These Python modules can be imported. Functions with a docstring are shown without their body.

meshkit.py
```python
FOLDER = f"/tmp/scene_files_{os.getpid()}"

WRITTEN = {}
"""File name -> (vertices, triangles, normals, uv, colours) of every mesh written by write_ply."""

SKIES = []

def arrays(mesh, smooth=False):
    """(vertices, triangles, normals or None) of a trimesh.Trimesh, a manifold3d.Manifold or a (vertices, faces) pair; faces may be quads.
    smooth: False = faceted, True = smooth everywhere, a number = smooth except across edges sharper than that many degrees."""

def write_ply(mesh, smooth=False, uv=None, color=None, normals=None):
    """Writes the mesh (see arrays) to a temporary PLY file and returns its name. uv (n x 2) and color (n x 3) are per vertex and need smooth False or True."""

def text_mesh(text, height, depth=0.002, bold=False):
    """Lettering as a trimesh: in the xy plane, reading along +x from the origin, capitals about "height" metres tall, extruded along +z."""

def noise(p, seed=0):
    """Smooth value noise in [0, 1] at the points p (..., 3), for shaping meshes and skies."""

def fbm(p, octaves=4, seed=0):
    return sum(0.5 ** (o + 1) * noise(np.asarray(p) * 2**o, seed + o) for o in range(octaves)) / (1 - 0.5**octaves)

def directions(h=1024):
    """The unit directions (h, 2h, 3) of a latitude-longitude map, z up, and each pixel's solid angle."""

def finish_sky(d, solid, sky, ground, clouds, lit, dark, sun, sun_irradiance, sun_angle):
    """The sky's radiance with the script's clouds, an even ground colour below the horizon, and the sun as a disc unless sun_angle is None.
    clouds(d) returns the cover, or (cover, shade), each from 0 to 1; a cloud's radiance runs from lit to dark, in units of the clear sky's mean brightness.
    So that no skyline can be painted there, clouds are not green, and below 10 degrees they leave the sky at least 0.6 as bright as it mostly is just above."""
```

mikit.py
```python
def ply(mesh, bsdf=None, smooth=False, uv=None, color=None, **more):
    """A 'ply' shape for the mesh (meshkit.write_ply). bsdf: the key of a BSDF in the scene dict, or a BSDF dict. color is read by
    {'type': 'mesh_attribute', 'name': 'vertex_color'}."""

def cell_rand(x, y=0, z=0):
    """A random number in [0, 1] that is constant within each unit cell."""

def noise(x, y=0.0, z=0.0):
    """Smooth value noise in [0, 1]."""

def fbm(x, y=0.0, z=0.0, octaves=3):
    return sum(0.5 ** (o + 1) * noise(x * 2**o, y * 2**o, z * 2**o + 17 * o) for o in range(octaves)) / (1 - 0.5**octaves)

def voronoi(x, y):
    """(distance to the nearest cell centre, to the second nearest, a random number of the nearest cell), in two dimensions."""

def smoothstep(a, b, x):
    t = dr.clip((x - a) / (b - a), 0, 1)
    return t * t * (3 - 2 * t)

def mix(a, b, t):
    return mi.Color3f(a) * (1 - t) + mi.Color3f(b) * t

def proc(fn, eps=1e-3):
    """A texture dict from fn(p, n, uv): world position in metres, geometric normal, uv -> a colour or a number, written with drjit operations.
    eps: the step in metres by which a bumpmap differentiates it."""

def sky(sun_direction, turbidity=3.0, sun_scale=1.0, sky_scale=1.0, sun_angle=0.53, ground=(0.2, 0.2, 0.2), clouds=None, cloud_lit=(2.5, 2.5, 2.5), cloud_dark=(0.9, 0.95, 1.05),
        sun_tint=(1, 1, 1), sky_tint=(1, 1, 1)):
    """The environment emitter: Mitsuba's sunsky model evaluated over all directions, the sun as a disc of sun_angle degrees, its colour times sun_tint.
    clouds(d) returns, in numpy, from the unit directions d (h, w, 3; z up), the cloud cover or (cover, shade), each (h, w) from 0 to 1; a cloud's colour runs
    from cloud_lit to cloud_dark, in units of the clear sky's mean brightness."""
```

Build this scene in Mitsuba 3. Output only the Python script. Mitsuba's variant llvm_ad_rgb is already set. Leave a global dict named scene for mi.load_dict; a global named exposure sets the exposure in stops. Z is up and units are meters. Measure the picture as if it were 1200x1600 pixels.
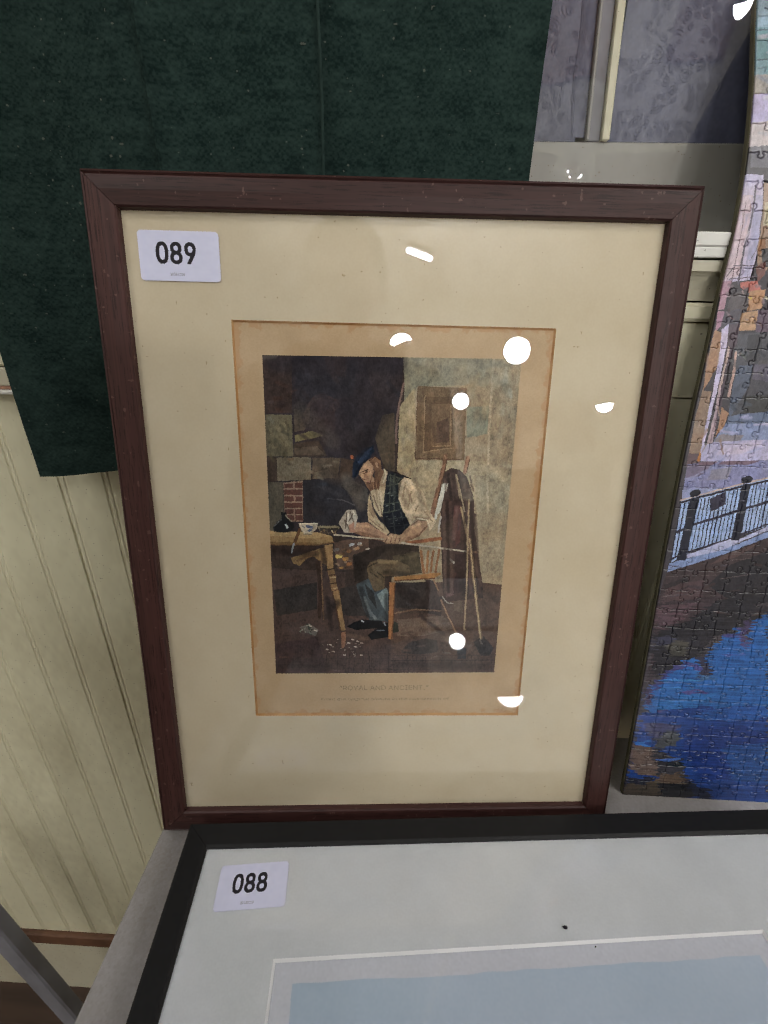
import math, random
import numpy as np, trimesh, mitsuba as mi, drjit as dr, mikit, meshkit
from shapely.geometry import Polygon, box as sbox
from shapely import union_all
from mikit import noise, fbm, voronoi, smoothstep, mix, cell_rand

random.seed(7); rng = np.random.default_rng(7)
T = mi.ScalarTransform4f
scene, labels = {}, {}

# ---------------------------------------------------------------- camera, light, exposure
EYE = np.array([0.2354, -0.2916, 0.5128])
FWD = np.array([-0.0320, 0.9056, -0.4229]); UP = np.array([-0.0354, 0.4218, 0.9060])
scene['camera'] = {'type': 'perspective', 'fov': 79.207, 'fov_axis': 'x', 'near_clip': 0.02, 'far_clip': 60.0,
                   'to_world': T().look_at(origin=EYE.tolist(), target=(EYE + FWD).tolist(), up=UP.tolist())}
exposure = 2.95
LAMP = 24.0          # radiance of the globe lamps
FILL = 1.75        # radiance of the added ceiling fill panels


def lin(r, g, b):
    return [(c / 255 / 12.92 if c / 255 < 0.04045 else ((c / 255 + 0.055) / 1.055) ** 2.4) for c in (r, g, b)]


def numbered(name):
    k, i = name, 0
    while k in scene or k in labels:
        i += 1; k = f'{name}_{i:03d}'
    return k


def add(name, mesh, bsdf, parent=None, label=None, category=None, kind=None, group=None, to=None, smooth=False, uv=None, **more):
    key = numbered(name if parent is None else f'{parent}__{name}')
    if to is not None: more['to_world'] = to
    scene[key] = mikit.ply(mesh, bsdf, smooth=smooth, uv=uv, **more)
    tag(key, label, category, kind, group)
    return key


def tag(key, label=None, category=None, kind=None, group=None):
    d = {k: v for k, v in dict(label=label, category=category, kind=kind, group=group).items() if v}
    if d: labels[key] = d


def thing(name, label, category=None, kind=None, group=None):
    key = numbered(name); tag(key, label, category, kind, group); return key


# ---------------------------------------------------------------- mesh helpers
def box(x0, x1, y0, y1, z0, z1, r=0.0):
    """A box, its edges chamfered by r (hull of the 24 corner points)."""
    if r <= 0:
        m = trimesh.creation.box((x1 - x0, y1 - y0, z1 - z0)); m.apply_translation(((x0 + x1) / 2, (y0 + y1) / 2, (z0 + z1) / 2)); return m
    pts = []
    for x, sx in ((x0, 1), (x1, -1)):
        for y, sy in ((y0, 1), (y1, -1)):
            for z, sz in ((z0, 1), (z1, -1)):
                pts += [(x + sx * r, y + sy * r, z), (x + sx * r, y, z + sz * r), (x, y + sy * r, z + sz * r)]
    return trimesh.Trimesh(*_hull(pts), process=False)


def _hull(pts):
    h = trimesh.convex.convex_hull(np.array(pts)); return h.vertices, h.faces


def prism(poly, z0, z1):
    """Extrude a shapely polygon (or a point list) from z0 to z1."""
    poly = poly if isinstance(poly, Polygon) else Polygon(poly)
    m = trimesh.creation.extrude_polygon(poly, z1 - z0, engine='earcut'); m.apply_translation((0, 0, z0)); return m


def along_x(profile, x0, x1):
    """Extrude a (y, z) outline along x."""
    m = prism(profile, 0, x1 - x0)
    v = m.vertices.copy(); return trimesh.Trimesh(np.c_[x0 + v[:, 2], v[:, 0], v[:, 1]], m.faces, process=False)


def mitre_rail(profile, length):
    """A frame rail: closed outline (t inwards from the outer edge, h towards the viewer), mitred at both ends; x along the rail.
    Returns the faceted mesh and its uv (metres along, metres across)."""
    P = np.array(profile, float); n = len(P); V, F, U = [], [], []
    across = np.r_[0, np.cumsum(np.hypot(*np.diff(np.vstack([P, P[:1]]), axis=0).T))]
    for i in range(n):
        (t0, h0), (t1, h1) = P[i], P[(i + 1) % n]; k = len(V)
        g = 0.00022      # the open hairline of the mitre
        V += [(t0 + g, t0, h0), (length - t0 - g, t0, h0), (length - t1 - g, t1, h1), (t1 + g, t1, h1)]
        U += [(t0, across[i]), (length - t0, across[i]), (length - t1, across[i + 1]), (t1, across[i + 1])]
        F += [(k, k + 2, k + 1), (k, k + 3, k + 2)]
    tri = prism(Polygon(P), 0, 1e-6)
    return trimesh.Trimesh(V, F, process=False), np.array(U)


def local(o, ex, ey, ez):
    m = np.eye(4); m[:3, 0], m[:3, 1], m[:3, 2], m[:3, 3] = ex, ey, ez, o; return m


def rail_to(base, w, h, side):
    """The matrix that lays a rail (x along, y inwards) on one side of a w x h rectangle in the base frame."""
    m = {'bottom': local((0, 0, 0), (1, 0, 0), (0, 1, 0), (0, 0, 1)), 'top': local((w, h, 0), (-1, 0, 0), (0, -1, 0), (0, 0, 1)),
         'left': local((0, h, 0), (0, -1, 0), (1, 0, 0), (0, 0, 1)), 'right': local((w, 0, 0), (0, 1, 0), (-1, 0, 0), (0, 0, 1))}[side]
    return T((base @ m).tolist())


def lathe(profile, n=32, caps=True):
    return trimesh.creation.revolve(np.array(profile, float), sections=n)


def sheet(x0, x1, y0, y1, z, nx=1, ny=1):
    xs, ys = np.linspace(x0, x1, nx + 1), np.linspace(y0, y1, ny + 1)
    X, Y = np.meshgrid(xs, ys); v = np.c_[X.ravel(), Y.ravel(), np.full(X.size, z)]
    i, j = np.meshgrid(np.arange(nx), np.arange(ny)); a = (j * (nx + 1) + i).ravel()
    f = np.vstack([np.c_[a, a + 1, a + nx + 2], np.c_[a, a + nx + 2, a + nx + 1]])
    return trimesh.Trimesh(v, f, process=False)


# ---------------------------------------------------------------- materials
def col(fn, rough=0.6, bump=None, bscale=1.0, eps=4e-4, **more):
    base = mikit.proc(fn) if callable(fn) else {'type': 'rgb', 'value': fn}
    b = {'type': 'principled', 'base_color': base, 'roughness': rough, **more}
    if bump is not None:
        b = {'type': 'bumpmap', 'tex': mikit.proc(bump, eps), 'scale': bscale, 'bsdf': b}
    return {'type': 'twosided', 'bsdf': b}


def tone(c, k):
    return mi.Color3f(*c) * k


CREAM = lin(214, 210, 182)


def paint_fn(base, dirt, amount, seed):
    """Old gloss paint: streaks of grime and small chips."""
    def fn(p, n, uv):
        big = fbm(p.x * 9 + seed, p.y * 9, p.z * 3.0, 4)
        fine = fbm(p.x * 140, p.y * 140 + seed, p.z * 60, 3)
        pit = smoothstep(0.80, 0.84, fbm(p.x * 420 + 3, p.y * 420, p.z * 420 + seed, 2))
        c = mix(base, dirt, dr.clip((smoothstep(0.42, 0.78, big) * 0.7 + (fine - 0.5) * 0.6) * amount, 0, 1))
        return mix(c, lin(110, 96, 76), pit * 0.7)
    return fn


def paint_bump(p, n, uv):
    return fbm(p.x * 130, p.y * 130, p.z * 40, 3)


scene['m_cream'] = col(paint_fn(CREAM, lin(152, 142, 112), 0.55, 1.0), 0.42, paint_bump, 0.0007)
scene['m_cream_warm'] = col(paint_fn(lin(190, 185, 164), lin(156, 142, 112), 0.45, 5.0), 0.4, paint_bump, 0.0005)
scene['m_white_rail'] = col(paint_fn(lin(214, 214, 208), lin(170, 166, 150), 0.45, 9.0), 0.35, paint_bump, 0.0006)
scene['m_grey_rail'] = col(paint_fn(lin(150, 149, 144), lin(126, 124, 116), 0.6, 7.0), 0.5, paint_bump, 0.0006)
scene['m_pink_wood'] = col(paint_fn(lin(150, 112, 92), lin(110, 76, 60), 0.8, 2.0), 0.6)
scene['m_brown_wood'] = col(paint_fn(lin(104, 72, 52), lin(62, 42, 30), 0.9, 4.0), 0.6, paint_bump, 0.001)


def paper_bump(p, n, uv):
    """Embossed wallpaper: overlapping fans of fine arcs."""
    x, z = p.x * 105 + 0.9 * noise(p.x * 60, p.z * 60), p.z * 105 + 0.9 * noise(p.x * 60 + 7, p.z * 60)
    d1, d2, w = voronoi(x, z)
    arcs = dr.sin(d1 * 26 + w * 6) * smoothstep(0.02, 0.3, d2 - d1) * smoothstep(0.25, 0.6, noise(p.x * 110, p.z * 110, 3.0) + 0.1)
    return arcs * 0.5 + fbm(p.x * 320, p.z * 320, 1.0, 3) * 0.5


def paper_col(p, n, uv):
    a = fbm(p.x * 30, p.z * 30, 1.0, 3); b = fbm(p.x * 400, p.z * 400, 2.0, 2)
    return mix(lin(97, 101, 123), lin(78, 81, 101), dr.clip(a * 1.2 - 0.1 + (b - 0.5) * 0.5, 0, 1))


scene['m_wallpaper'] = col(paper_col, 0.45, paper_bump, 0.0006, specular=0.4)


def velvet(p, n, uv):
    a = fbm(p.x * 70, p.y * 70, p.z * 50, 4); b = fbm(p.x * 520, p.y * 520, p.z * 520, 2); d = fbm(p.x * 22, p.y * 10, p.z * 150, 3); lint = smoothstep(0.83, 0.87, fbm(p.x * 260, p.y * 260, p.z * 260, 2))
    return mix(mix(lin(18, 32, 30), lin(40, 56, 52), dr.clip(0.45 + (a - 0.5) * 1.0 + (b - 0.5) * 1.3 + (d - 0.5) * 0.8, 0, 1)), lin(96, 98, 90), lint * 0.5)


scene['m_velvet_highlight'] = col(lambda p, n, uv: mix(lin(46, 61, 57), lin(30, 44, 41), fbm(p.x * 300, p.y * 300, p.z * 200, 3)), 0.95, sheen=0.6, specular=0.1)  # lighter green standing in for the highlight along the fold
scene['m_velvet'] = col(velvet, 0.95, lambda p, n, uv: fbm(p.x * 300, p.y * 300, p.z * 300, 2) + 2 * fbm(p.x * 80, p.z * 80, 2.0, 2), 0.0005, sheen=0.6, sheen_tint=0.7, specular=0.1)


def table_col(p, n, uv):
    a = fbm(p.x * 14, p.y * 14, 1.0, 4); b = fbm(p.x * 500, p.y * 500, p.z * 500, 2)
    return mix(lin(160, 157, 158), lin(132, 127, 122), dr.clip(a * 1.1 - 0.1 + (b - 0.5) * 0.8, 0, 1))


scene['m_table'] = col(table_col, 0.75, lambda p, n, uv: fbm(p.x * 500, p.y * 500, p.z * 500, 2), 0.0004)
scene['m_grey_paint'] = col(lambda p, n, uv: mix(lin(138, 140, 150), lin(106, 104, 108), fbm(p.x * 40, p.y * 40, p.z * 18, 4)), 0.6)


def floor_col(p, n, uv):
    g = fbm(p.x * 3, p.y * 50, p.z, 4)
    return mix(lin(70, 50, 38), lin(40, 28, 22), g)


scene['m_floor'] = col(floor_col, 0.45)


def mahogany(dark, light):
    def fn(p, n, uv):
        g = fbm(uv.x * 14, uv.y * 700 + 2 * noise(uv.x * 20, uv.y * 60), 1.0, 4); pore = smoothstep(0.62, 0.72, fbm(uv.x * 60, uv.y * 1500, 4.0, 3))
        band = fbm(uv.x * 5, uv.y * 120, 8.0, 3)
        scr = smoothstep(0.80, 0.83, fbm(uv.x * 220, uv.y * 220, 12.0, 3))
        c = mix(dark, light, dr.clip(g * 0.7 + band * 0.5 - 0.1, 0, 1))
        return mix(c * (1 - 0.45 * pore), lin(120, 94, 86), scr * 0.35)
    return fn


def wood_bump(p, n, uv):
    return fbm(uv.x * 60, uv.y * 1300, 2.0, 3)


for i, k in enumerate((1.0, 0.84, 1.12, 0.95)):
    scene[f'm_mahogany_{i}'] = col(mahogany([c * k for c in lin(47, 29, 27)], [c * k for c in lin(72, 45, 42)]), 0.5, wood_bump, 0.00016, specular=0.25)
scene['m_black'] = col(lambda p, n, uv: mix(lin(9, 9, 11), lin(17, 17, 19), fbm(p.x * 300, p.y * 300, p.z * 300, 3)), 0.6, lambda p, n, uv: fbm(p.x * 700, p.y * 700, p.z * 700, 2), 0.0002, specular=0.3)
scene['m_glass'] = {'type': 'thindielectric', 'int_ior': 1.52, 'ext_ior': 1.0}


def mat_col(p, n, uv):
    a = fbm(uv.x * 30, uv.y * 30, 3.0, 4); b = fbm(uv.x * 900, uv.y * 900, 1.0, 2)
    spot = smoothstep(0.90, 0.92, fbm(uv.x * 300, uv.y * 300, 7.0, 2))
    c = mix(lin(200, 190, 168), lin(192, 180, 155), dr.clip(a + (b - 0.5) * 0.5, 0, 1))
    return mix(c, lin(150, 128, 90), spot * 0.6)


scene['m_mat'] = col(mat_col, 0.9, lambda p, n, uv: fbm(uv.x * 1200, uv.y * 1200, 1.0, 2), 0.00008, specular=0.1)
scene['m_bevel'] = col(lambda p, n, uv: mix(lin(196, 160, 112), lin(150, 104, 62), fbm(p.x * 120, p.y * 120, p.z * 120, 3)), 0.9, specular=0.1)
scene['m_mat_white'] = col(lambda p, n, uv: mix(lin(200, 203, 206), lin(190, 193, 196), fbm(p.x * 40, p.y * 40, 1.0, 4) + (fbm(p.x * 900, p.y * 900, 2.0, 2) - 0.5) * 0.6), 0.9, specular=0.1)
scene['m_bevel_white'] = col(lin(222, 222, 222), 0.9, specular=0.1)
scene['m_sticker'] = col(lambda p, n, uv: mix(lin(204, 206, 228), lin(196, 198, 222), fbm(p.x * 300, p.y * 300, p.z * 300, 3)), 0.5, specular=0.3)
scene['m_ink'] = col(lin(34, 32, 38), 0.6, specular=0.2)
scene['m_ink_grey'] = col(lin(120, 118, 130), 0.7, specular=0.2)
scene['m_ink_faint'] = col(lin(146, 128, 100), 0.9, specular=0.1)
scene['m_board'] = col(lambda p, n, uv: mix(lin(92, 88, 66), lin(58, 54, 40), fbm(p.x * 200, p.y * 200, p.z * 60, 3)), 0.8)
scene['m_jacket'] = col(lambda p, n, uv: mix(lin(40, 42, 50), lin(28, 29, 34), fbm(p.x * 60, p.y * 60, p.z * 60, 3)), 0.9)
scene['m_skin'] = col(lin(190, 140, 116), 0.6)
scene['m_hair'] = col(lin(58, 44, 36), 0.7)
scene['m_dark_metal'] = col(lin(48, 46, 46), 0.4)
scene['m_hall_wall'] = col(lambda p, n, uv: mix(lin(176, 172, 160), lin(150, 146, 134), fbm(p.x * 2, p.y * 2, p.z * 2, 3)), 0.8)
scene['m_hall_dado'] = col(lin(120, 104, 84), 0.6)
scene['m_ceiling'] = col(lin(196, 194, 188), 0.9)


def drawing(rows, level, ground, jitter, grain, soft, grey=0.0, ripple=0.0):
    """Flat print: filled outlines (half width 0), strokes and soft brush strokes (half width below 0) in the sheet's own units of 0.1 mm, later ones on top, with a wavering hand-made edge."""
    items = []
    for w in rows:
        c = [min(v / level, 0.9) for v in lin(*w[1:4])]
        items.append((w[0], c, list(zip([a * 1e-4 for a in w[4::2]], [a * 1e-4 for a in w[5::2]]))))

    def fn(p, n, uv):
        x = uv.x + (noise(uv.x * 900, uv.y * 900, 1.0) - 0.5) * jitter + (noise(uv.x * 260, uv.y * 260, 2.0) - 0.5) * jitter * 1.3
        y = uv.y + (noise(uv.x * 900, uv.y * 900, 5.0) - 0.5) * jitter + (noise(uv.x * 260, uv.y * 260, 6.0) - 0.5) * jitter * 1.3
        wet = smoothstep(0.262, 0.235, uv.y) * ripple
        x += (noise(uv.x * 70, uv.y * 800, 3.0) - 0.5) * 0.012 * wet; y += (noise(uv.x * 120, uv.y * 500, 4.0) - 0.5) * 0.006 * wet
        x += (noise(uv.x * 5200, uv.y * 5200, 7.0) - 0.5) * soft; y += (noise(uv.x * 5200, uv.y * 5200, 8.0) - 0.5) * soft
        r, g, b = (mi.Float(v) for v in ground)
        for half, c, q in items:
            if half == 0:
                inside = mi.Bool(False)
                above = [y < v[1] for v in q]
                for i, (x0, y0) in enumerate(q):
                    j = (i + 1) % len(q); x1, y1 = q[j]
                    if y1 == y0: continue
                    k = (x1 - x0) / (y1 - y0)
                    inside ^= (above[i] ^ above[j]) & (x < y * k + (x0 - y0 * k))
            else:
                rad = abs(half) * 1e-4; near = mi.Float(9.0)
                for (x0, y0), (x1, y1) in zip(q[:-1], q[1:]):
                    dx, dy = x1 - x0, y1 - y0; L2 = max(dx * dx + dy * dy, 1e-12)
                    t = dr.clip((x - x0) * (dx / L2) + (y - y0) * (dy / L2), 0, 1)
                    near = dr.minimum(near, dr.square(x - x0 - t * dx) + dr.square(y - y0 - t * dy))
                if half < 0:          # a soft brush
                    k = dr.maximum(1 - near / (rad * rad), 0) * 0.75
                    r, g, b = r + (c[0] - r) * k, g + (c[1] - g) * k, b + (c[2] - b) * k
                    continue
                inside = near < rad * rad
            r, g, b = dr.select(inside, c[0], r), dr.select(inside, c[1], g), dr.select(inside, c[2], b)
        tone = fbm(uv.x * 150, uv.y * 110, 4.0, 3) - 0.5; fine = fbm(uv.x * 520, uv.y * 420, 3.0, 3) - 0.5; ink = noise(uv.x * 1150, uv.y * 1150, 9.0) + 0.8 * noise(uv.x * 1700, uv.y * 620, 13.0) - 0.9
        m = 1 + grain * (1.15 * tone + 1.0 * fine + 0.5 * ink) + wet * 0.7 * (noise(uv.x * 45, uv.y * 900, 6.0) - 0.5)
        hue = (fbm(uv.x * 90, uv.y * 90, 11.0, 2) - 0.5) * grain * 0.3
        r, b = r * (1 + hue), b * (1 - hue)
        g2 = (r + g + b) * (grey / 3)
        return mi.Color3f(r * (1 - grey) + g2, g * (1 - grey) + g2, b * (1 - grey) + g2) * m
    return fn

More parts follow.
